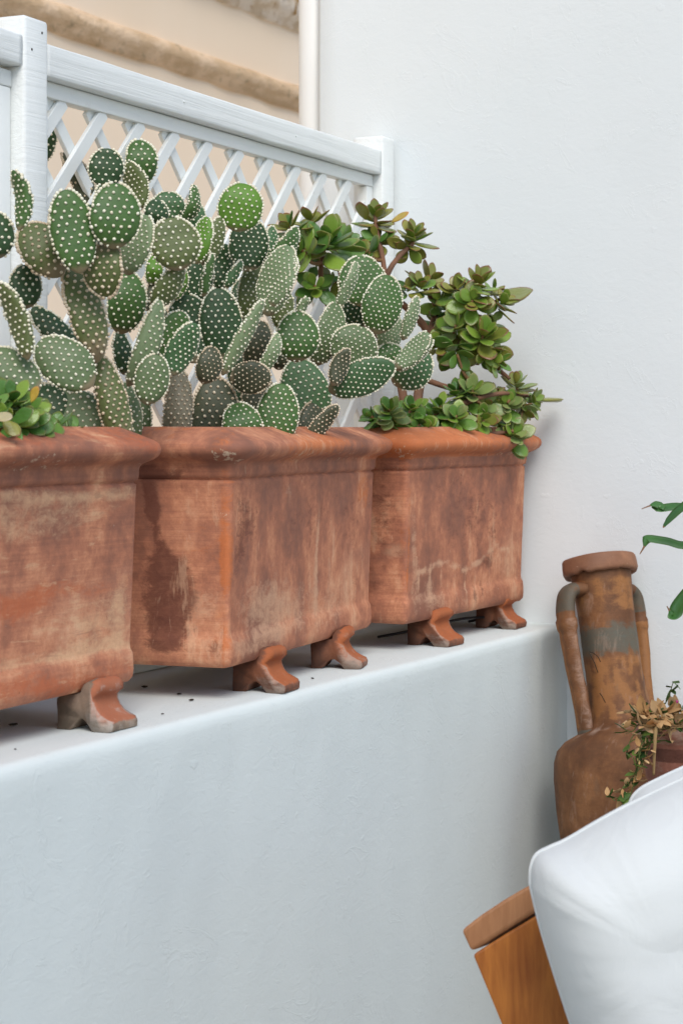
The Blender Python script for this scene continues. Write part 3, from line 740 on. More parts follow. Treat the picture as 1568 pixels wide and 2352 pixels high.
pads(cm, [
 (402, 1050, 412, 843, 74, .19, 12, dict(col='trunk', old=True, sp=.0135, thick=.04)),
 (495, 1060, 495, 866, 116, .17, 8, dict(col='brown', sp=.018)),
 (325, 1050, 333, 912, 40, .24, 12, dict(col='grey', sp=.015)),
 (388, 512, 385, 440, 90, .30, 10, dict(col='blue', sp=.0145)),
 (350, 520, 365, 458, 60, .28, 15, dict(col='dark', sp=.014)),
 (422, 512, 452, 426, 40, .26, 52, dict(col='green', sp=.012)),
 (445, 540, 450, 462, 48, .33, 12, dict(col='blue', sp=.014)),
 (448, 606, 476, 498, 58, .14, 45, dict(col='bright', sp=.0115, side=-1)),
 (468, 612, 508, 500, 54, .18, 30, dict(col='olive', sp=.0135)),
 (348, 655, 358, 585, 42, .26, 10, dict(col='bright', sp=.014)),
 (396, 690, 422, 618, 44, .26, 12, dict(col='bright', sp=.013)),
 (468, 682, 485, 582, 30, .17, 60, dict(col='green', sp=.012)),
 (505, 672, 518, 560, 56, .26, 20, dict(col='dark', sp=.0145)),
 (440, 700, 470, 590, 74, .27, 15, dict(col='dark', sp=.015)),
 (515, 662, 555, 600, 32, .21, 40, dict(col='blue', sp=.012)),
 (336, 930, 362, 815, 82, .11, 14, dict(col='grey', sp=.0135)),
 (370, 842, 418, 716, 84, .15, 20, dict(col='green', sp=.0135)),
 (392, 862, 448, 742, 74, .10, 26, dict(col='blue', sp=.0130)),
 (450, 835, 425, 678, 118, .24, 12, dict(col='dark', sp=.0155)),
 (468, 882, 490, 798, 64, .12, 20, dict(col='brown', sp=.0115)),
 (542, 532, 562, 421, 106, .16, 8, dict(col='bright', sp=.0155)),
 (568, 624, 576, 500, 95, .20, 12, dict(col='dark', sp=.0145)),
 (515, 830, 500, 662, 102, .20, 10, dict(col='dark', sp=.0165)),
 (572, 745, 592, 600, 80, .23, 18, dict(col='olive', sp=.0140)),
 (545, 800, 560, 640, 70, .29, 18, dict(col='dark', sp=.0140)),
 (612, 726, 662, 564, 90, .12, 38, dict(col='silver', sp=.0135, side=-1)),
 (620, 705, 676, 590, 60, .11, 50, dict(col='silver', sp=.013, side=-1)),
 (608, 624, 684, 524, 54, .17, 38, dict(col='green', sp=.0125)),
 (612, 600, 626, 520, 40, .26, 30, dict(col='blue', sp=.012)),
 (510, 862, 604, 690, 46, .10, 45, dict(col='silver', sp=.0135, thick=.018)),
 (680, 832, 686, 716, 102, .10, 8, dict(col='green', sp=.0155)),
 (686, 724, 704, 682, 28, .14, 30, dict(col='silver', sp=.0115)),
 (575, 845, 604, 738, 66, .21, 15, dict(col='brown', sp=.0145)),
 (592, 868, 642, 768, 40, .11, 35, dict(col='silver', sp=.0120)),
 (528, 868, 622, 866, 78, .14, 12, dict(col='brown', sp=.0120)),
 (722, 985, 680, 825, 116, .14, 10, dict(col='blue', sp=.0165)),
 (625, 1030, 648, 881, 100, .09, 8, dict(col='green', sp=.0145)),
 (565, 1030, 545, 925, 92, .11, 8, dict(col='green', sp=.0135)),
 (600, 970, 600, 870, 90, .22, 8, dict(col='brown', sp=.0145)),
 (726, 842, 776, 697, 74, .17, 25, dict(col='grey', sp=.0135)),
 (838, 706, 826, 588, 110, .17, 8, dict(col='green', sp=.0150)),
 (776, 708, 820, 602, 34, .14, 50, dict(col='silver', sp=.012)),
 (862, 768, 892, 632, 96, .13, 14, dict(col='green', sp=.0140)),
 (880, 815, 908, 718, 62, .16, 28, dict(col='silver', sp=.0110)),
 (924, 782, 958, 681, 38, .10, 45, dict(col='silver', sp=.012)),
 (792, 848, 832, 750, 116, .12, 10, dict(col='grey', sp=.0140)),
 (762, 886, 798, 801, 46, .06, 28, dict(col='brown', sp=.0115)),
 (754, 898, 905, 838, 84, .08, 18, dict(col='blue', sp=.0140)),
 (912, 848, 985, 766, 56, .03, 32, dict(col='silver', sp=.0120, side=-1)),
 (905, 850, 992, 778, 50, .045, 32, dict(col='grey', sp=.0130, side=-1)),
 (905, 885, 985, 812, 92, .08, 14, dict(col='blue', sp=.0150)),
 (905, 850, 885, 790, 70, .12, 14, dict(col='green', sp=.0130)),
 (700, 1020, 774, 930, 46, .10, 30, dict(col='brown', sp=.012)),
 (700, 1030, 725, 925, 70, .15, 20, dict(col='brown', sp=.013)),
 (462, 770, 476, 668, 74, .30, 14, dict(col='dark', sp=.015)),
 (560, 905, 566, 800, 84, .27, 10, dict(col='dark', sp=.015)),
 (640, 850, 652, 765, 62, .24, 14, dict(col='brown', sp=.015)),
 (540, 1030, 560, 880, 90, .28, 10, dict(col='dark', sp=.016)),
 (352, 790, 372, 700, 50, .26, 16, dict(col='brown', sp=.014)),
 (345, 720, 362, 640, 46, .27, 16, dict(col='brown', sp=.014)),
 (820, 760, 800, 660, 76, .22, 12, dict(col='dark', sp=.014)),
 (650, 760, 640, 650, 60, .22, 14, dict(col='olive', sp=.014)),
])

# ------------------------------------------------------------ jade plants
def leaf_mesh(name, Wd, cup, seed, mat):
    V = []; F = []; P = []; nv, nu = 8, 10
    vs_ = [0, .06, .2, .36, .52, .68, .82, .93, 1.0]
    for v in vs_:
        f = (math.sin(math.pi * min(1, v) ** 1.25)) ** .62 if 0 < v < 1 else 0
        h = max(.035 if v < .5 else .004, f * Wd / 2); t = .05 * (1 - v * .35) * (min(1, f + .35)) if v < .99 else .006
        for k in range(nu):
            u = 2 * math.pi * k / nu; cu, su = math.cos(u), math.sin(u)
            x = h * cu; z = t * math.copysign(abs(su) ** .8, su) + cup * ((x / (Wd / 2)) ** 2 * .10 + (v - .3) ** 2 * .22) + .02 * noise.noise(Vector((x * 2, v * 2, seed)))
            V.append(Vector((x, v, z)))
            P.append([min(1, (abs(cu) ** 3) * .75 * (v > .15) + max(0, (v - .72) / .28)), max(0, 1 - v * 6), 0, 1])
    m = nu
    for i in range(len(vs_) - 1):
        for k in range(m): F.append([i * m + k, i * m + (k + 1) % m, (i + 1) * m + (k + 1) % m, (i + 1) * m + k])
    F.append(list(range(m))[::-1]); F.append([(len(vs_) - 1) * m + k for k in range(m)])
    me = bpy.data.meshes.new(name); me.from_pydata([tuple(q) for q in V], [], F)
    me.polygons.foreach_set('use_smooth', [True] * len(me.polygons)); me.materials.append(mat)
    a = me.attributes.new('paint', 'FLOAT_COLOR', 'POINT'); a.data.foreach_set('color', [c for q in P for c in q])
    return me
LEAF = {k: [leaf_mesh('leaf', .56 + .07 * i, 1.0 - .5 * i, i * 3.3, m) for i in range(3)] for k, m in LM.items()}
JX = {}
def put_leaf(root, off, p, d, upn, size, kind, joined=False):
    d = d.normalized(); z = (upn - d * upn.dot(d))
    if z.length < .05: z = d.orthogonal()
    z.normalize(); x = d.cross(z)
    me = rnd.choice(LEAF[kind])
    if joined:
        JX.setdefault((root.name, kind), []).append((me, Matrix.Translation(p - off) @ Matrix((x, d, z)).transposed().to_4x4() @ Matrix.Diagonal((size, size, size, 1)))); return
    o = bpy.data.objects.new('leaf', me); C.objects.link(o); o.parent = root
    o.matrix_local = Matrix.Translation(p - off) @ Matrix((x, d, z)).transposed().to_4x4() @ Matrix.Diagonal((size, size, size, 1))
    return o
def rosette(root, off, c, axis, n_, size, kinds, wallx=None, budget=None):
    axis = axis.normalized(); t1 = axis.orthogonal().normalized(); t2 = axis.cross(t1); ph = rnd.uniform(0, 3)
    for k in range(n_):
        pair = k // 2; az = ph + pair * R(97) + (k % 2) * math.pi + rnd.uniform(-.3, .3)
        fr = (k + 1) / n_; el = R(lerp(16, 98, fr ** .85) + rnd.uniform(-10, 12))
        rad = t1 * math.cos(az) + t2 * math.sin(az); d = axis * math.cos(el) + rad * math.sin(el)
        sz = size * lerp(.60, 1.05, min(1, fr * 1.3)) * rnd.uniform(.85, 1.12)
        base = c - axis * size * .55 * fr + rad * .002
        if wallx is not None and (base + d * sz).x > wallx - .004:
            d = Vector((min(d.x, (wallx - .006 - base.x) / sz), d.y, d.z))
        put_leaf(root, off, base, d, axis - d * .2, sz, rnd.choice(kinds), joined=(budget is not None and (budget == 2 or k < n_ * .38)))
jr = empty('jade_plant', at_y(940, 1060, .2)); offr = jr.location.copy()
tag(jr, 'wide spreading jade plant with red-edged leaves in the farthest planter, against the tall wall', 'jade plant')
def PJ(px, py, y):
    p = at_y(px, py, y)
    if p.x > WX - .03: p = at_x(px, py, WX - .03)
    return p
SK = [
 ([(935, 1050, .24), (925, 900, .26), (880, 780, .31), (765, 715, .33), (738, 640, .33), (745, 560, .33)], .011, .004),
 ([(945, 1050, .2), (965, 870, .22), (985, 765, .22), (885, 650, .26), (945, 560, .22)], .012, .005),
 ([(985, 765, .22), (1045, 800, .16), (1130, 842, .09), (1170, 872, .05)], .008, .004),
 ([(985, 762, .22), (1045, 725, .17), (1090, 660, .12), (1105, 640, .10)], .008, .004),
 ([(960, 1000, .18), (1060, 930, .12), (1140, 905, .06), (1215, 912, .03)], .008, .003),
 ([(985, 1050, .15), (1110, 1000, .08), (1175, 990, .045)], .008, .003),
 ([(885, 650, .26), (872, 560, .30), (860, 495, .32)], .006, .004),
 ([(960, 1050, .18), (900, 975, .15), (880, 940, .14)], .010, .005),
 ([(985, 1050, .16), (1000, 960, .15), (1010, 930, .14)], .010, .005),
 ([(985, 765, .22), (1000, 700, .22), (960, 650, .22)], .007, .004),
 ([(965, 870, .22), (1040, 890, .14), (1085, 870, .11)], .007, .004),
 ([(1045, 725, .17), (1120, 700, .10), (1160, 680, .06)], .006, .003)]
skel = []
for pts, r0, r1 in SK:
    P3 = smooth_path([PJ(*q) for q in pts], 5)
    for q in P3: q += Vector((noise.noise(q * 12), noise.noise(q * 12 + Vector((5, 0, 0))), noise.noise(q * 12 + Vector((0, 9, 0))))) * .004
    rad = [lerp(r0, r1, i / (len(P3) - 1)) * (1 + .12 * noise.noise(q * 60)) for i, q in enumerate(P3)]
    V, F = tube(P3, rad, 9); obj('branch', [v - offr for v in V], F, M['bark'], jr)
    skel += P3
o_, g_, d_, l_ = 'olive', 'green', 'deep', 'light'
ROS = [ # px, py, y, leaves, size(px), kinds, axis (right, up, towards)
 (660, 515, .34, 8, 46, [o_, o_, d_], (-.4, .8, .3)), (712, 500, .34, 7, 46, [o_], (-.1, 1, .2)), (752, 545, .30, 11, 66, [o_, g_, d_], (0, .8, .5)),
 (790, 560, .32, 7, 62, [d_, g_], (.7, .6, .2)), (690, 570, .33, 7, 58, [g_, d_], (-.6, .3, .6)), (862, 492, .32, 10, 48, [o_, o_, g_], (.1, 1, .3)), (862, 545, .31, 8, 44, [d_, o_], (-.2, .4, .6)),
 (950, 535, .22, 11, 50, [o_, o_, g_], (.1, 1, .3)), (935, 575, .23, 5, 42, [o_, g_], (-.1, -.2, .5)), (722, 655, .32, 8, 52, [d_, g_], (-.1, .3, .7)), (765, 640, .32, 4, 36, [d_], (.4, .5, .2)), (840, 575, .30, 6, 42, [o_, d_], (-.4, .2, .5)),
 (965, 650, .21, 8, 46, [o_, g_], (.1, .8, .4)), (990, 635, .22, 5, 56, [o_], (.6, .9, 0)), (1010, 690, .20, 7, 46, [g_, d_], (-.1, .5, .7)),
 (1045, 660, .15, 8, 46, [o_, g_], (-.1, .7, .6)), (1100, 645, .10, 11, 58, [g_, o_, o_], (.2, 1, .4)), (1085, 690, .10, 8, 50, [g_, o_], (0, .3, .8)), (1158, 688, .055, 8, 48, [o_, g_], (.7, .8, .1)),
 (1045, 745, .14, 8, 54, [g_, l_], (-.2, .6, .7)), (1110, 765, .08, 11, 60, [g_, g_, o_], (.1, .6, .7)), (1128, 815, .07, 8, 56, [g_, o_], (.3, -.3, .7)), (1150, 828, .055, 5, 46, [g_, d_], (.6, .1, .4)), (1050, 815, .13, 5, 58, [d_], (.1, -.4, .4)), (1005, 790, .18, 7, 50, [o_, g_], (-.1, .4, .7)),
 (1085, 895, .10, 10, 60, [l_, g_, l_], (.1, .6, .8)), (1045, 895, .13, 8, 40, [g_, d_], (-.3, .8, .3)), (1185, 878, .04, 8, 44, [l_, o_], (.1, 1, .3)), (1225, 918, .02, 9, 42, [l_, g_], (.7, .3, .4)), (1165, 925, .05, 10, 44, [l_, l_, g_], (.1, .4, .8)), (1200, 945, .035, 6, 44, [l_, o_], (.3, -.6, .4)),
 (895, 940, .12, 12, 48, [d_, g_, l_], (-.1, .7, .7)), (945, 935, .13, 9, 44, [g_, d_], (0, .7, .6)), (965, 975, .11, 8, 40, [d_, g_], (0, 0, .9)), (1010, 930, .13, 8, 46, [d_, g_], (0, .9, .4)), (1048, 955, .09, 12, 48, [g_, l_, d_], (0, .6, .8)), (850, 955, .16, 6, 38, [d_], (-.6, .5, .4)), (905, 985, .12, 6, 40, [d_, g_], (.1, -.4, .8)),
 (1110, 965, .075, 8, 48, [g_, o_], (.2, .1, .7)), (1180, 995, .04, 12, 52, [g_, l_], (.3, .5, .8)), (1115, 930, .08, 6, 44, [o_, l_], (.2, .1, .8)),
]
tot = 0
for (px, py, y, n_, s, kinds, ax) in ROS:
    c = PJ(px, py, y); Z = depth(c); size = s / FPX * Z
    axis = RT * ax[0] + UP * ax[1] - FW * ax[2]
    n2 = max(5, round(n_ * 1.5)); tot += sum(k >= n2 * .38 for k in range(n2)); size *= 1.15 if px < 870 and py < 600 else 1
    rosette(jr, offr, c, axis, n2, size * 1.06, kinds, WX, 1)
    q = min(skel, key=lambda p: (p - c).length + max(0, (p.z - c.z)) * 2)
    if (q - c).length > .012:
        mid_ = (q + c) / 2 + Vector((0, 0, -.15 * (q - c).length))
        V, F = tube(smooth_path([q, mid_, c - axis.normalized() * .002], 4), [lerp(.0045, .0028, k / 8) for k in range(9)], 7)
        obj('stem', [v - offr for v in V], F, M['stem'], jr)
for (px, py, y, n_, s, kinds, ax) in [(700, 530, .35, 8, 40, [o_, d_], (-.1, .8, .3)), (735, 600, .34, 8, 38, [d_, o_], (.3, .4, .6)), (820, 600, .31, 8, 38, [o_, d_], (0, .6, .5)), (930, 660, .24, 8, 40, [o_, d_], (-.2, .6, .5)),
        (1030, 700, .2, 9, 40, [g_, d_], (-.1, .7, .5)), (1000, 730, .22, 8, 38, [d_, o_], (-.1, .5, .5)), (1020, 770, .19, 8, 40, [d_, g_], (0, .4, .6)), (1075, 720, .14, 8, 40, [g_, o_], (.2, .4, .7)), (1130, 735, .09, 8, 42, [g_, o_], (.5, .5, .4)), (1085, 805, .12, 8, 42, [d_, o_], (0, -.2, .7)),
        (1135, 665, .09, 8, 40, [o_, g_], (.5, .8, .2)), (1000, 950, .15, 8, 38, [d_, g_], (0, .6, .5)), (1075, 925, .12, 8, 38, [g_, o_], (0, .7, .5)), (1145, 960, .07, 8, 38, [g_, l_], (.2, .4, .6)), (870, 965, .15, 8, 38, [d_], (-.4, .5, .5)), (1130, 900, .08, 8, 36, [o_, g_], (.2, .8, .3)),
        (980, 985, .12, 8, 36, [d_], (0, .3, .7)), (1080, 985, .09, 8, 36, [d_, g_], (0, .3, .7)), (925, 965, .14, 8, 40, [d_, g_], (0, .5, .6))]:
    c = PJ(px, py, y); rosette(jr, offr, c, RT * ax[0] + UP * ax[1] - FW * ax[2], n_, s * 1.05 / FPX * depth(c), kinds, WX, 2)
for (px, py, y, dr, up, tw, s, kd) in ((895, 512, .31, 1, .5, .1, 50, 'yellow'), (775, 618, .30, .8, -.9, .3, 62, 'red'), (772, 700, .3, .1, 1, .2, 56, 'olive')):
    c = PJ(px, py, y); s = s / FPX * depth(c)
    put_leaf(jr, offr, c, RT * dr + UP * up - FW * tw, -FW * .5 + UP * .8, s, kd)
for (px0, py0, px1, py1, y) in ((840, 505, 825, 463, .33), (1165, 700, 1207, 672, .04), (1240, 918, 1285, 925, .02), (1240, 920, 1280, 921, .01)):
    a = PJ(px0, py0, y); bb = PJ(px1, py1, y); put_leaf(jr, offr, a, bb - a, UP + RT * .1, (bb - a).length, 'olive')

jo = {}
for (rn, kd), lst in JX.items():
    V = []; F = []; P = []; src = {}
    for me, mt in lst:
        if me.name not in src:
            src[me.name] = ([v.co.copy() for v in me.vertices], [list(f.vertices) for f in me.polygons], [list(a.color) for a in me.attributes['paint'].data])
        vv, ff, pp = src[me.name]; i = len(V); V += [mt @ v for v in vv]; F += [[i + k for k in f] for f in ff]; P += pp
    tag(obj('small_leaves', V, F, LM[kd], jr, attr={'paint': P}), kind='stuff')
jl = empty('jade_plant', at_y(40, 1050, .17)); offl = jl.location.copy()
tag(jl, 'small glossy green jade plant spilling over the nearest planter rim at the left edge', 'jade plant')
skl = []
for pts in ([(40, 1050, .17), (30, 960, .14), (20, 920, .12)], [(60, 1050, .17), (70, 990, .13), (110, 985, .11), (160, 990, .11)]):
    P3 = smooth_path([at_y(*q) for q in pts], 5); skl += P3
    V, F = tube(P3, .006, 8); obj('branch', [v - offl for v in V], F, M['bark'], jl)
for (px, py, y, n_, s, kinds, ax) in [(28, 915, .10, 12, 58, [d_, g_], (.1, 1, .5)), (60, 940, .09, 10, 56, [d_, g_, d_], (.3, .8, .7)), (88, 960, .09, 8, 54, [g_, d_], (.5, .5, .7)), (15, 965, .08, 9, 52, [d_, g_], (-.1, .4, .9)),
        (60, 970, .08, 8, 48, [d_, g_], (.2, .3, .9)), (125, 975, .12, 7, 52, [d_], (.2, 1, .3)), (165, 985, .12, 7, 40, [d_], (.4, .8, .4)), (-20, 930, .10, 8, 54, [d_], (0, 1, .4)), (-15, 900, .14, 8, 52, [d_, g_], (0, 1, .3))]:
    c = at_y(px, py, y); size = s / FPX * depth(c); axis = RT * ax[0] + UP * ax[1] - FW * ax[2]
    rosette(jl, offl, c, axis, n_ + 1, size * 1.3, kinds)
    q = min(skl, key=lambda p: (p - c).length)
    V, F = tube(smooth_path([q, (q + c) / 2 + Vector((0, 0, -.008)), c], 4), .003, 7); obj('stem', [v - offl for v in V], F, M['stem'], jl)
for (px, py, dr, up, tw, s, kd, nz) in ((72, 925, .45, .9, .1, 42, 'yellow', .9), (-14, 952, 1, -.2, .4, 50, 'pale', 1), (8, 965, 1, -.9, .25, 55, 'olive', 1)):
    c = at_y(px, py, .06); s = s / FPX * depth(c); put_leaf(jl, offl, c, RT * dr + UP * up - FW * tw, -FW + UP * nz, s, kd)

# ------------------------------------------------------------ amphora
AU = (UP + RT * -.105 + FW * .26).normalized()
rc = at_y(1377, 1307, -.115); AH = 1.17
base = rc - AU * (AH - .024)
base += AU * ((.012 - base.z) / AU.z)
AH = (rc - base).length + .024
am = empty('amphora', base); tag(am, 'tall two-handled brown amphora with grey green bands leaning in the wall corner', 'amphora')
zax = AU; xax = (RT - zax * RT.dot(zax)).normalized(); yax = zax.cross(xax)       # yax points away from the viewer
def lathe(prof, n_=72, seed=0, wob=.002, paintf=None, close=True):
    V = []; F = []; P = []
    for (r, h) in prof:
        for k in range(n_):
            t = 2 * math.pi * k / n_; d = xax * math.cos(t) + yax * math.sin(t)
            e = wob * noise.noise(Vector((math.cos(t) * 2.2, math.sin(t) * 2.2, h * 9 + seed))) if r > .01 else 0
            V.append(zax * h + d * (r + e)); P.append(paintf(t, h, r) if paintf else [0, 0, 0, 0])
    for i in range(len(prof) - 1):
        for k in range(n_): F.append([i * n_ + k, i * n_ + (k + 1) % n_, (i + 1) * n_ + (k + 1) % n_, (i + 1) * n_ + k])
    if close: F.append(list(range(n_))[::-1])
    return V, F, P
def dens(prof, st=.008):
    out = []
    for (a, b2) in zip(prof, prof[1:]):
        k = max(1, int(math.hypot(a[0] - b2[0], a[1] - b2[1]) / st))
        for j in range(k): out.append((lerp(a[0], b2[0], j / k), lerp(a[1], b2[1], j / k)))
    out.append(prof[-1]); return out
T = AH
body = dens([(.012, 0), (.028, .01), (.03, .04), (.045, .09), (.085, .17), (.128, .27), (.148, .38), (.156, .47), (.158, T - .52), (.156, T - .46), (.151, T - .425), (.142, T - .402), (.123, T - .385), (.098, T - .374), (.077, T - .362),
             (.068, T - .342), (.064, T - .31), (.0605, T - .25), (.0605, T - .15), (.063, T - .08), (.0655, T - .036)], .010)
def apaint(t, h, r):
    u = T - h; q = Vector((math.cos(t) * 2, math.sin(t) * 2, h * 12)); nn = noise.noise(q); n2 = noise.noise(q * 2.3)
    dark = .95 * math.exp(-((u - .185 + .014 * n2) / .034) ** 2) if abs(u - .185) < .08 else 0
    if .28 < u < .40: dark += .5 * max(0, n2 + .1) * (math.cos(t) < .1)
    or_ = .62 * (.22 < u < .36) * max(0, .5 + n2) + .45 * (.05 < u < .13) * max(0, .6 + nn) + .12
    pale = max(0, .3 * nn) * (u < .36) + .65 * math.exp(-((u - .375) / .014) ** 2) * max(0, .5 + n2)
    ang_ = (t % (2 * math.pi))
    for (a0, wd) in ((4.5, .03), (4.95, .02), (5.2, .035), (4.05, .025), (5.5, .02)):
        if abs(ang_ - a0 + .03 * noise.noise(Vector((h * 10, a0, 0)))) < wd * .7 and u > .2: pale += .34 * (.4 + max(0, noise.noise(Vector((h * 22, a0 * 5, 2))) * 1.6))
    if u > .40: or_ = .12 + .1 * nn; dark = 0
    return [dark, pale, or_, .05]
V, F, P = lathe(body, 96, 1, .0022, apaint); obj('vessel', V, F, M['amphora'], am, attr={'paint': P})
rim = dens([(.066, T - .036), (.074, T - .037), (.0795, T - .035), (.0815, T - .030), (.081, T - .018), (.0795, T - .004), (.077, T - .0005), (.070, T), (.062, T - .006), (.052, T - .012), (.047, T - .03), (.046, T - .10)], .005)
def rpaint(t, h, r): return [0, .35 * max(0, noise.noise(Vector((t * 3, h * 60, 1)))), .1, .25 if r > .08 else 0]
V, F, P = lathe(rim, 96, 2, .0028, rpaint, close=False)
n_ = 96
for i, v in enumerate(V):
    t = 2 * math.pi * (i % n_) / n_; h = v.dot(zax)
    if h < T - .028: V[i] = v + zax * (.006 * noise.noise(Vector((math.cos(t) * 3.4, math.sin(t) * 3.4, 0))) + .002 * noise.noise(Vector((math.cos(t) * 9, math.sin(t) * 9, 3))))
o = obj('rim', V, F, M['amphora_rim'], am, attr={'paint': P})
for sg in (1, -1):
    az = R(180 + 24) if sg == 1 else R(44)
    rd = xax * math.cos(az) + yax * math.sin(az); tg = zax.cross(rd)
    path = smooth_path([rd * r + zax * (T + h) for r, h in ((.056, -.070), (.078, -.070), (.093, -.082), (.100, -.110), (.101, -.15), (.099, -.21), (.094, -.28), (.090, -.34), (.089, -.375), (.088, -.395))], 6)
    V = []; F = []; P = []; m = 14
    for i, p in enumerate(path):
        tn = (path[min(i + 1, len(path) - 1)] - path[max(i - 1, 0)]).normalized(); bn = tn.cross(tg).normalized(); s_ = i / (len(path) - 1)
        wd = lerp(.034, .023, min(1, s_ * 1.6)); thk = lerp(.017, .0125, s_)
        if abs(s_ - .43) < .03: thk *= 1.25; wd *= 1.12
        for k in range(m):
            th = 2 * math.pi * k / m; cx = math.copysign(abs(math.cos(th)) ** .8, math.cos(th)); e = 1 + .08 * noise.noise(p * 30 + Vector((k, 0, 0)))
            V.append(p + tg * cx * wd * e + bn * math.sin(th) * thk * e)
            s2 = s_ + .05 * noise.noise(p * 40); g1 = 1.0 if (s2 < .36 and s2 > .10) or .84 < s2 < .95 else 0
            P.append([g1 * .62, .5 * (.40 < s_ < .86) * max(0, cx * .8), .55 * (.42 < s_ < .85) * (cx < .2), .05])
    for i in range(len(path) - 1):
        for k in range(m): F.append([i * m + k, i * m + (k + 1) % m, (i + 1) * m + (k + 1) % m, (i + 1) * m + k])
    F.append(list(range(m))[::-1]); F.append([(len(path) - 1) * m + k for k in range(m)])
    obj('handle', V, F, M['amphora'], am, attr={'paint': P})
# dry black twig caught behind the handle
tz = depth(rc) - .14
tw = MB()
for pts in ([(1352, 1497), (1362, 1500), (1372, 1508), (1378, 1520)], [(1352, 1500), (1364, 1522), (1372, 1545)], [(1376, 1592), (1382, 1600), (1389, 1614)]):
    V, F = tube([at_Z(x, y, tz - .004 + .0) for x, y in pts], .0009, 5); tw.add(V, F)
tag(obj('twig', tw.v, tw.f, M['debris']), 'thin black dry twig caught on the amphora neck', 'twig')

# black hose on the low wall behind the farthest planter
hp = [Vector((-.42, .24, LT + .004)), Vector((-.36, .20, LT + .012)), at_y(1040, 1425, .16), at_y(1085, 1419, .14), at_y(1128, 1417, .12), Vector((-.06, .13, LT + .02)), Vector((-.03, .2, LT + .004))]
V, F = tube(smooth_path(hp, 8), .0028, 8); tag(obj('hose', V, F, M['black']), 'thin black irrigation hose lying on the low wall under the farthest planter', 'hose')
# crumbs of earth and leaf on the ledge
for i, (px, py, s, l) in enumerate([(718, 1560, .0035, 'dark crumb on the ledge between the two feet of the middle planter'), (374, 1642, .003, 'tiny dark crumb on the ledge right of the grey clay foot'), (32, 1668, .006, 'flat dark leaf scrap under the nearest planter at the left edge'),
                              (440, 1610, .004, 'thin dark leaf scrap under the near end of the middle planter'), (333, 1580, .005, 'dark leaf scrap in the shade between the nearest and middle planters'), (36, 1723, .002, 'smallest dark crumb near the ledge edge at the left'), (412, 1596, .004, 'brown leaf scrap behind the near foot of the middle planter')]):
    d = ray(px, py); q = CAM + d * ((LT - EYE) / d.z); V = [Vector((v.x * s * (1.8 if s > .0038 else 1), v.y * s, v.z * s * .35 + s * .3)) for v in ICO_V]
    V = [v * (1 + .35 * noise.noise(v * 300 + Vector((i, 0, 0)))) for v in V]
    tag(obj('debris', V, ICO_F, M['debris'], loc=(q.x, q.y, LT + .001), smooth=False), l, 'debris')

# ------------------------------------------------------------ small pot with withered plant on a stool
sc_ = at_Z(1574, 1660, 3.82); sp_top = sc_.z
PR = .086
xax = Vector((1, 0, 0)); yax = Vector((0, 1, 0)); zax = Vector((0, 0, 1))
ph_ = .20; sb = Vector((sc_.x, sc_.y, sp_top - ph_))
sp = empty('flower_pot', sb); tag(sp, 'small pinkish terracotta flower pot with chipped rim at the right edge', 'flower pot')
prof = dens([(.02, 0), (.056, 0), (.060, .004), (.084, .150), (.085, .165), (.091, .176), (.0965, .181), (.0965, .192), (.093, .198), (.086, .200), (.081, .196), (.077, .18)], .006)
V, F, P = lathe(prof, 64, 4, .002, lambda t, h, r: [.7 * (.135 < h < .162), .5 * max(0, noise.noise(Vector((t * 2, h * 30, 3)))) + (.35 if h > .165 else 0), 0, .15]); obj('pot_body', V, F, M['small_pot'], sp, attr={'paint': P})
V = [Vector((.076 * math.cos(2 * math.pi * k / 24), .076 * math.sin(2 * math.pi * k / 24), .18)) for k in range(24)]; obj('soil', V, [list(range(24))], M['soil'], sp)
n = NT('brown stained wood'); gr = n.noise(1, 5, .6, vec=n.map((4, 40, 40))); n.bump(gr, .3, .001); M['stool'] = n.done(n.mix(n.range(gr, .3, .7), (.22, .11, .05), (.14, .07, .035)), .5, .3)
st_ = empty('stool', (sb.x, sb.y, 0)); tag(st_, 'low brown wooden stool holding the small flower pot by the amphora', 'stool')
V, F, P = lathe([(.10, sb.z - .032), (.13, sb.z - .032), (.134, sb.z - .026), (.134, sb.z - .006), (.13, sb.z - .0005), (.0001, sb.z - .0005)], 40, 0, 0); obj('seat', V, F, M['stool'], st_)
for k in range(3):
    t = k * 2.094 + .5; V, F = tube([(.09 * math.cos(t), .09 * math.sin(t), sb.z - .031), (.12 * math.cos(t), .12 * math.sin(t), .0)], [.015, .012], 10); obj('leg', V, F, M['stool'], st_)
# withered plant
n = NT('dried leaf'); oi = n.t.nodes.new('ShaderNodeObjectInfo'); M['dry'] = n.done(n.mix(oi.outputs['Random'], (.42, .23, .09), (.62, .42, .22)), .85, .15)
n = NT('small green leaf'); oi = n.t.nodes.new('ShaderNodeObjectInfo'); M['herb'] = n.done(n.mix(oi.outputs['Random'], (.03, .075, .018), (.11, .17, .03)), .5, .3)
n = NT('dry stem'); M['drystem'] = n.done((.33, .22, .10), .8, .2)
n = NT('green stem'); M['greenstem'] = n.done((.10, .12, .035), .7, .2)
n = NT('pink bud'); M['bud'] = n.done((.55, .04, .22), .5, .3)
def small_leaf(mat, curl):
    V = []; F = []
    for i, v in enumerate((0, .3, .6, .85, 1)):
        h = (.02, .26, .30, .16, .01)[i]
        for s_ in (-1, 0, 1): V.append(Vector((h * s_, v, curl * (v * v) * .5 + abs(s_) * .12 * curl)))
    for i in range(4):
        for s_ in (0, 1): a = i * 3 + s_; F.append([a, a + 1, a + 4, a + 3])
    me = bpy.data.meshes.new('leaf'); me.from_pydata([tuple(v) for v in V], [], F); me.polygons.foreach_set('use_smooth', [True] * len(F)); me.materials.append(mat); return me
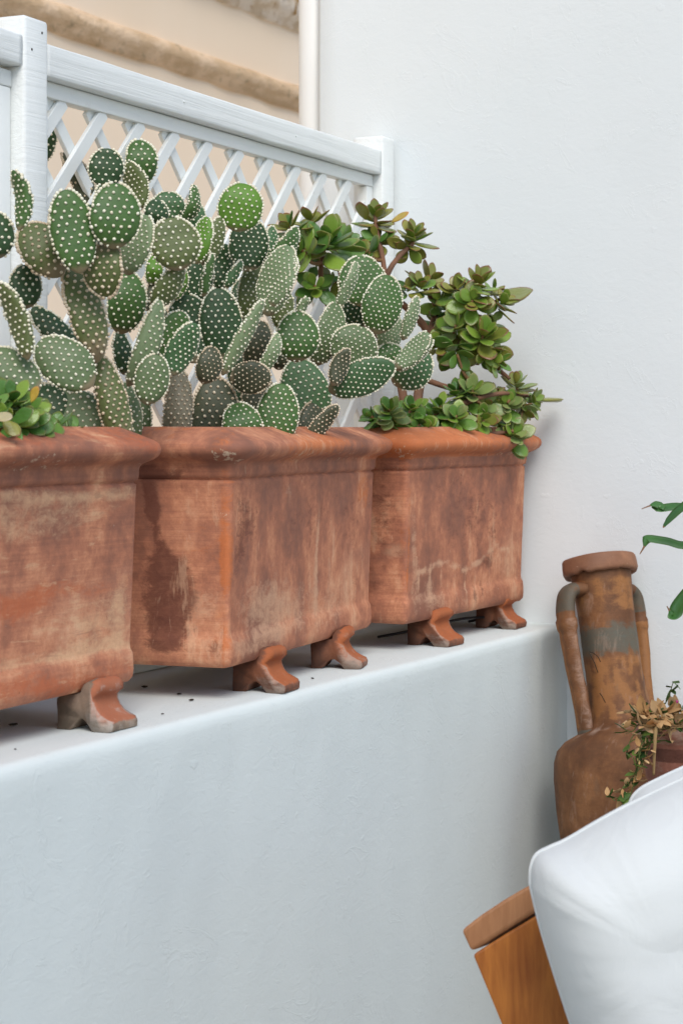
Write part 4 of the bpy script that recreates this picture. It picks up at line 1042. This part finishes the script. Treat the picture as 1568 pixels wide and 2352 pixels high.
SL = {'dry': [small_leaf(M['dry'], 1.2), small_leaf(M['dry'], -1.0), small_leaf(M['dry'], .4)], 'herb': [small_leaf(M['herb'], .5), small_leaf(M['herb'], -.4)]}
hb = empty('withered_plant', sb + Vector((0, 0, .18))); hoff = hb.location.copy()
tag(hb, 'half withered trailing plant with tan dry leaves hanging from the small flower pot', 'plant')
def sprig(pts, Z, kinds, n_leaf, size, r=.0014, stem='drystem', fuzz=.008):
    P3 = smooth_path([at_Z(x, y, Z + dz) for x, y, dz in pts], 6)
    V, F = tube(P3, [lerp(r, r * .5, k / (len(P3) - 1)) for k in range(len(P3))], 6); obj('stem', [v - hoff for v in V], F, M[stem], hb)
    for k in range(n_leaf):
        t = (k + rnd.random()) / n_leaf; i = min(len(P3) - 2, int(t * (len(P3) - 1))); p = P3[i].lerp(P3[i + 1], rnd.random())
        d = Vector((rnd.uniform(-1, 1), rnd.uniform(-1, 1), rnd.uniform(-.7, 1))).normalized(); up = Vector((rnd.uniform(-.5, .5), rnd.uniform(-.5, .5), 1))
        z = (up - d * up.dot(d)).normalized(); x = d.cross(z); s = size * rnd.uniform(.8, 1.9)
        o = bpy.data.objects.new('leaf', rnd.choice(SL[rnd.choice(kinds)])); C.objects.link(o); o.parent = hb
        o.matrix_local = Matrix.Translation(p - hoff) @ Matrix((x, d, z)).transposed().to_4x4() @ Matrix.Diagonal((s, s, s, 1))
H_, D_ = 'herb', 'dry'
ZP = 3.80
sprig([(1560, 1690, 0), (1520, 1640, 0), (1535, 1600, -.01), (1545, 1565, -.01)], ZP, [H_], 16, .015, stem='greenstem')
sprig([(1550, 1690, 0), (1500, 1650, -.02), (1460, 1640, -.03), (1430, 1635, -.04)], ZP, [D_], 16, .018)
sprig([(1570, 1690, 0), (1510, 1660, -.05), (1470, 1655, -.06)], ZP, [D_, D_, H_], 14, .018)
sprig([(1600, 1680, 0), (1550, 1645, -.05), (1500, 1640, -.06)], ZP, [D_], 14, .02)
sprig([(1600, 1690, 0), (1570, 1650, .02), (1545, 1630, .03)], ZP, [H_, D_], 14, .02)
sprig([(1610, 1690, 0), (1580, 1640, -.03), (1560, 1625, -.03)], ZP, [H_], 8, .018, stem='greenstem')
sprig([(1600, 1700, 0), (1540, 1665, -.08), (1500, 1670, -.10), (1480, 1680, -.10)], ZP, [D_], 14, .018)
sprig([(1580, 1690, 0), (1480, 1660, -.08), (1450, 1680, -.10), (1425, 1670, -.10)], ZP, [H_, D_], 12, .016, stem='greenstem')
sprig([(1580, 1690, 0), (1470, 1680, -.09), (1440, 1720, -.10), (1440, 1745, -.10)], ZP, [H_], 12, .016, stem='greenstem')
sprig([(1560, 1690, 0), (1490, 1680, -.10), (1480, 1740, -.12), (1470, 1790, -.12)], ZP, [H_, D_], 14, .016)
sprig([(1560, 1690, -.02), (1478, 1700, -.11), (1455, 1790, -.12), (1430, 1830, -.12), (1390, 1830, -.12)], ZP, [D_, D_, H_], 24, .016, stem='greenstem')
sprig([(1560, 1700, -.02), (1480, 1710, -.12), (1460, 1780, -.13), (1440, 1850, -.13)], ZP, [H_, H_, D_], 22, .016, stem='greenstem')
sprig([(1500, 1690, -.10), (1470, 1760, -.12), (1440, 1800, -.12), (1425, 1815, -.12)], ZP, [D_, H_], 16, .016, stem='greenstem')
sprig([(1530, 1640, -.06), (1508, 1665, -.12), (1502, 1720, -.13), (1500, 1780, -.12)], ZP, [D_], 5, .02, r=.005)
sprig([(1570, 1640, -.05), (1620, 1660, -.08)], ZP, [D_, H_], 14, .02)
sprig([(1460, 1640, -.10), (1500, 1650, -.11), (1560, 1650, -.11)], ZP, [D_, D_, D_, H_], 26, .017)
sprig([(1450, 1650, -.05), (1510, 1640, -.06), (1570, 1635, -.06)], ZP, [D_, D_, H_], 26, .017)
sprig([(1470, 1668, -.11), (1520, 1672, -.12), (1570, 1670, -.12)], ZP, [D_, H_], 20, .016)
q = at_Z(1552, 1612, ZP - .01); V = [v * .004 + q - hoff for v in ICO_V]; obj('bud', V, ICO_F, M['bud'], hb)

# ------------------------------------------------------------ long-leaved plant at the right edge
n = NT('glossy blade leaf'); a = n.attr('paint'); sep = n.t.nodes.new('ShaderNodeSeparateColor'); n.link(a.outputs['Color'], sep.inputs[0])
c = n.mix(n.range(n.noise(1, 3, vec=n.map((20, 20, 20))), .3, .7), (.03, .10, .025), (.05, .15, .03)); c = n.mix(n.range(sep.outputs[1], .8, 1.0, 0, .6), c, (.10, .20, .035)); c = n.mix(n.range(sep.outputs[0], .3, .7), c, (.22, .12, .06))
M['blade'] = n.done(c, .38, .5)
cr = empty('dracaena', Vector((0, 0, 0))); tag(cr, 'plant with long drooping green leaves and withered tips reaching in at the right edge', 'plant')
root_p = at_Z(1760, 1330, 3.55)
cr.location = Vector((root_p.x, root_p.y, .0)); coff = cr.location.copy()
def blade(pts, Z, wd, dry=.2, nrm=None):
    P3 = smooth_path([at_Z(x, y, Z + dz) for x, y, dz in pts], 8); V = []; F = []; P = []; m = len(P3)
    for i, p in enumerate(P3):
        s_ = i / (m - 1); t = (P3[min(i + 1, m - 1)] - P3[max(i - 1, 0)]).normalized()
        nn = (UP * .85 - FW * .5) if nrm is None else nrm
        x = t.cross(nn).normalized(); nz = x.cross(t)
        dd = s_ > 1 - dry
        h = wd * (.0015 / wd + (math.sin(math.pi * min(1, (1 - s_) / 1.1 + .02)) ** .8) * (1 if not dd else .0) * .5) if not dd else lerp(.0022, .0006, (s_ - 1 + dry) / dry)
        if not dd and s_ > 1 - dry - .12: h = lerp(.0028, h, (1 - dry - s_) / .12)
        for k, (a_, b_) in enumerate(((-1, .3), (-.5, .08), (0, 0), (.5, .08), (1, .3))):
            V.append(p + x * h * a_ + nz * h * b_ * .8 - coff); P.append([1 if dd else max(0, (s_ - (1 - dry - .1)) * 8) * .5, 1 if abs(a_) == 1 else 0, 0, 1])
        # underside
        for k, (a_, b_) in enumerate(((1, .3), (.5, .08), (0, 0), (-.5, .08), (-1, .3))):
            V.append(p + x * h * a_ + nz * (h * b_ * .8 - .0006) - coff); P.append(P[-1][:])
    for i in range(m - 1):
        for k in range(10): F.append([i * 10 + k, i * 10 + (k + 1) % 10, (i + 1) * 10 + (k + 1) % 10, (i + 1) * 10 + k])
    obj('leaf', V, F, M['blade'], cr, attr={'paint': P})
blade([(1760, 1320, 0), (1700, 1210, 0), (1620, 1178, 0), (1560, 1166, 0), (1514, 1170, 0), (1512, 1163, 0), (1500, 1160, 0), (1488, 1163, 0), (1472, 1169, 0)], 3.5, .021, .17)
blade([(1760, 1330, 0), (1680, 1190, -.05), (1600, 1155, -.05), (1565, 1168, -.05), (1540, 1190, -.05), (1521, 1212, -.05)], 3.5, .018, .03)
blade([(1760, 1330, 0), (1690, 1265, 0), (1620, 1240, 0), (1570, 1255, 0), (1530, 1246, 0), (1492, 1240, 0), (1484, 1242, 0), (1478, 1256, 0), (1468, 1273, 0)], 3.5, .022, .14)
blade([(1760, 1340, 0), (1720, 1275, .03), (1650, 1285, .05), (1595, 1345, .05), (1560, 1388, .05), (1549, 1412, .05), (1541, 1417, .05), (1537, 1405, .05), (1530, 1392, .05)], 3.5, .024, .10)
for (dx, dy, dz) in ((1850, 1150, 0), (1900, 1250, .1), (1950, 1400, 0), (1800, 1080, .15), (1700, 1100, .2), (1880, 1480, -.1), (1760, 1130, -.12)):
    blade([(1760, 1330, 0), ((1760 + dx) / 2, dy - 30, dz / 2), (dx, dy, dz), (dx + (dx - 1760) * .35, dy + 70, dz)], 3.5, .038, .08)
V, F = tube([root_p - coff, Vector((.01, 0, .9)), Vector((0, 0, .3))], [.012, .016, .02], 12); obj('stem', V, F, M['bark'], cr)
xax = Vector((1, 0, 0)); yax = Vector((0, 1, 0)); zax = Vector((0, 0, 1))
pt = empty('plant_pot', (coff.x, coff.y, 0)); tag(pt, 'terracotta floor pot holding the long-leaved plant beyond the right edge', 'plant pot')
V, F, P = lathe([(.10, 0), (.12, .005), (.155, .30), (.17, .305), (.17, .345), (.155, .35), (.145, .32)], 48, 9, .001); obj('pot_body', V, F, M['small_pot'], pt, attr={'paint': P})
V = [Vector((.147 * math.cos(2 * math.pi * k / 24), .147 * math.sin(2 * math.pi * k / 24), .318)) for k in range(24)]; obj('soil', V, [list(range(24))], M['soil'], pt)

# ------------------------------------------------------------ wooden chair and cushions in the foreground
def m_teak(name, c1, c2, sx=1):
    n = NT(name); gr = n.noise(1, 6, .65, vec=n.map((26, 26, 4), (0, R(22), 0)), dist=1.2); g2 = n.noise(9, 3, .5)
    g3 = n.noise(1, 5, .6, vec=n.map((130, 130, 7), (0, R(22), 0)))
    f = n.math('ADD', n.math('MULTIPLY', gr, .6), n.math('MULTIPLY', g2, .4)); f = n.math('ADD', f, n.math('MULTIPLY', n.math('SUBTRACT', g3, .5), .3))
    n.bump(g3, .25, .0006); return n.done(n.ramp(n.range(f, .3, .7), [(0, c1), (.5, tuple((a + b) / 2 for a, b in zip(c1, c2))), (1, c2)]), .42, .4)
M['teak'] = m_teak('orange varnished wood', (.27, .075, .012), (.52, .185, .032))
M['teak_cap'] = m_teak('weathered brown wood', (.28, .12, .05), (.45, .22, .10))
CZ = 2.62
chair = empty('armchair', at_Z(1250, 2400, CZ)); tag(chair, 'reclined wooden armchair with orange brown frame behind the white cushions', 'armchair')
coff2 = Vector((chair.location.x, chair.location.y, 0)); chair.location = coff2
def extr(name, px_pts, Z, dep, mat, bev=.004, off=0):
    O = (FW * .80 + RT * .60) * off
    n_ = len(px_pts); V = [at_Z(x, y, Z) + O - coff2 for x, y in px_pts] + [at_Z(x, y, Z) + O + (FW * .80 + RT * .60) * dep - coff2 for x, y in px_pts]
    F = [list(range(n_)), list(range(n_, 2 * n_))[::-1]] + [[i, i + n_, (i + 1) % n_ + n_, (i + 1) % n_] for i in range(n_)]
    return bevel(obj(name, V, F, mat, chair, smooth=False), bev, 3)
stile = [(1083, 2193), (1150, 2355), (1225, 2530), (1330, 2760), (1440, 2760), (1360, 2530), (1325, 2345), (1285, 2220), (1256, 2085), (1226, 2104), (1150, 2150)]
extr('back_stile', stile, CZ, .045, M['teak'])
extr('back_stile', stile, CZ, .045, M['teak'], off=.56)
cap = [(1056, 2137), (1100, 2103), (1150, 2070), (1190, 2046), (1260, 2008), (1290, 2056), (1226, 2096), (1150, 2143), (1080, 2187)]
extr('top_rail', cap, CZ - .004, .62, M['teak_cap'], .005)
for k in range(1, 4):
    x0, y0 = lerp(1110, 1330, k / 4), lerp(2250, 2700, k / 4)
    extr('back_slat', [(x0, y0), (x0 + 28, y0 + 60), (x0 + 55, y0 + 45), (x0 + 27, y0 - 15)], CZ, .505, M['teak'], .003, off=.05)
seat = [(1330, 2700), (2000, 2640), (2010, 2720), (1400, 2790)]
extr('side_rail', seat, CZ + .002, .04, M['teak']); extr('side_rail', seat, CZ, .04, M['teak'], off=.562)
extr('seat', [(1400, 2665), (1980, 2625), (1985, 2650), (1410, 2695)], CZ, .505, M['teak'], off=.05)
for (x0, Zz) in ((1345, 0), (1930, 0), (1345, .56), (1930, .56)):
    a = at_Z(x0, 2740, CZ) + (FW * .80 + RT * .60) * Zz - coff2; bx = MB(); e1 = RT * .035; e2 = FW * .035
    V = [a, a + e1, a + e1 + e2, a + e2]; V = [Vector((v.x, v.y, 0)) for v in V] + V; F = [(0, 3, 2, 1), (4, 5, 6, 7), (0, 1, 5, 4), (1, 2, 6, 5), (2, 3, 7, 6), (3, 0, 4, 7)]
    bevel(obj('leg', V, [list(f) for f in F], M['teak'], chair, smooth=False), .003)

n = NT('white cotton'); wv = n.noise(700, 2, .5); wr = n.noise(9, 5, .55, dist=1.4); wr2 = n.noise(26, 4, .5, dist=.8)
n.bump(n.math('ADD', n.math('MULTIPLY', wv, .08), n.math('ADD', n.math('MULTIPLY', wr, 1.0), n.math('MULTIPLY', wr2, .1))), .28, .008)
M['cotton'] = n.done(n.mix(n.range(n.noise(4, 3), .3, .7), (.67, .70, .69), (.655, .685, .68)), .9, .15)
n.b.inputs['Sheen Weight'].default_value = .1
def cushion(name, outline, Z, th, label, seed, tilt=(0, 0)):
    # plump pillow: outline in the fabric's plane, thickness swelling away from the seam
    pts = smooth_path([Vector((x, y, 0)) for x, y in outline + outline[:1]], 6)[:-1]
    cx = sum(p.x for p in pts) / len(pts); cy = sum(p.y for p in pts) / len(pts); cc = Vector((cx, cy, 0))
    V = []; F = []; m = len(pts); K = 26
    cen = at_Z(cx, cy, Z)
    def Q(p, s_, side):
        q = cc + (p - cc) * s_; e = 1 - s_
        h = th / 2 * (max(0, 1 - s_ ** 3.0)) ** .55
        P0 = at_Z(q.x, q.y, Z); rel = P0 - cen
        fold = .006 * noise.noise(Vector((rel.x * 6 + seed, rel.z * 4, rel.y * 3))) + .005 * abs(noise.noise(Vector((rel.x * 16, rel.z * 9 + rel.x * 8, seed)))) + .002 * noise.noise(Vector((rel.x * 32, rel.z * 26, seed)))
        ang_ = math.atan2(p.y - cy, p.x - cx); pucker = .004 * noise.noise(Vector((math.cos(ang_) * 14, math.sin(ang_) * 14, seed))) * s_ ** 3
        return P0 - FW * (side * (h + (fold + pucker) * min(1, e * 5)) ) + FW * (rel.dot(RT) * tilt[0] + rel.z * tilt[1])
    for side in (1, -1):
        base_ = len(V)
        for i in range(K + 1):
            s_ = 1 - (i / K) ** 1.25
            for p in pts: V.append(Q(p, s_, side) if side == 1 or i > 0 else Q(p, s_, -1) )
        for i in range(K):
            for k in range(m):
                f = [base_ + i * m + k, base_ + i * m + (k + 1) % m, base_ + (i + 1) * m + (k + 1) % m, base_ + (i + 1) * m + k]
                F.append(f if side == -1 else f[::-1])
    # join the two halves along the seam
    off2 = (K + 1) * m
    remap = {off2 + k: k for k in range(m)}
    F = [[remap.get(i, i) for i in f] for f in F]
    o = obj(name, [v - cen for v in V], F, M['cotton'], None, loc=cen)
    ring_ = [V[k] - cen for k in range(0, m)]; ring_.append(ring_[0])
    Vs, Fs = tube(ring_, .0026, 6, cap=False); obj('seam', Vs, Fs, M['cotton'], o)
    return tag(o, label, 'cushion', 'white cushions on the armchair')
cushion('cushion', [(1440, 1880), (1448, 1838), (1470, 1812), (1510, 1790), (1570, 1762), (1700, 1705), (1850, 1660), (1930, 1700), (1920, 1950), (1880, 2200), (1700, 2300), (1540, 2260), (1450, 2080)], CZ + .12, .17,
        'white cushion peeking out behind the big front one at the right edge', 3)
cushion('cushion', [(1217, 2030), (1219, 1990), (1232, 1962), (1262, 1946), (1300, 1929), (1370, 1888), (1440, 1850), (1560, 1792), (1700, 1735), (1860, 1690), (1925, 1740), (1930, 2000), (1900, 2400), (1830, 2640), (1650, 2700), (1480, 2700), (1400, 2600), (1345, 2450), (1307, 2340), (1272, 2232), (1240, 2125)], CZ - .16, .24,
        'big white cotton cushion leaning on the armchair, in the right foreground', 11)

assert tot + 8 < 300, tot
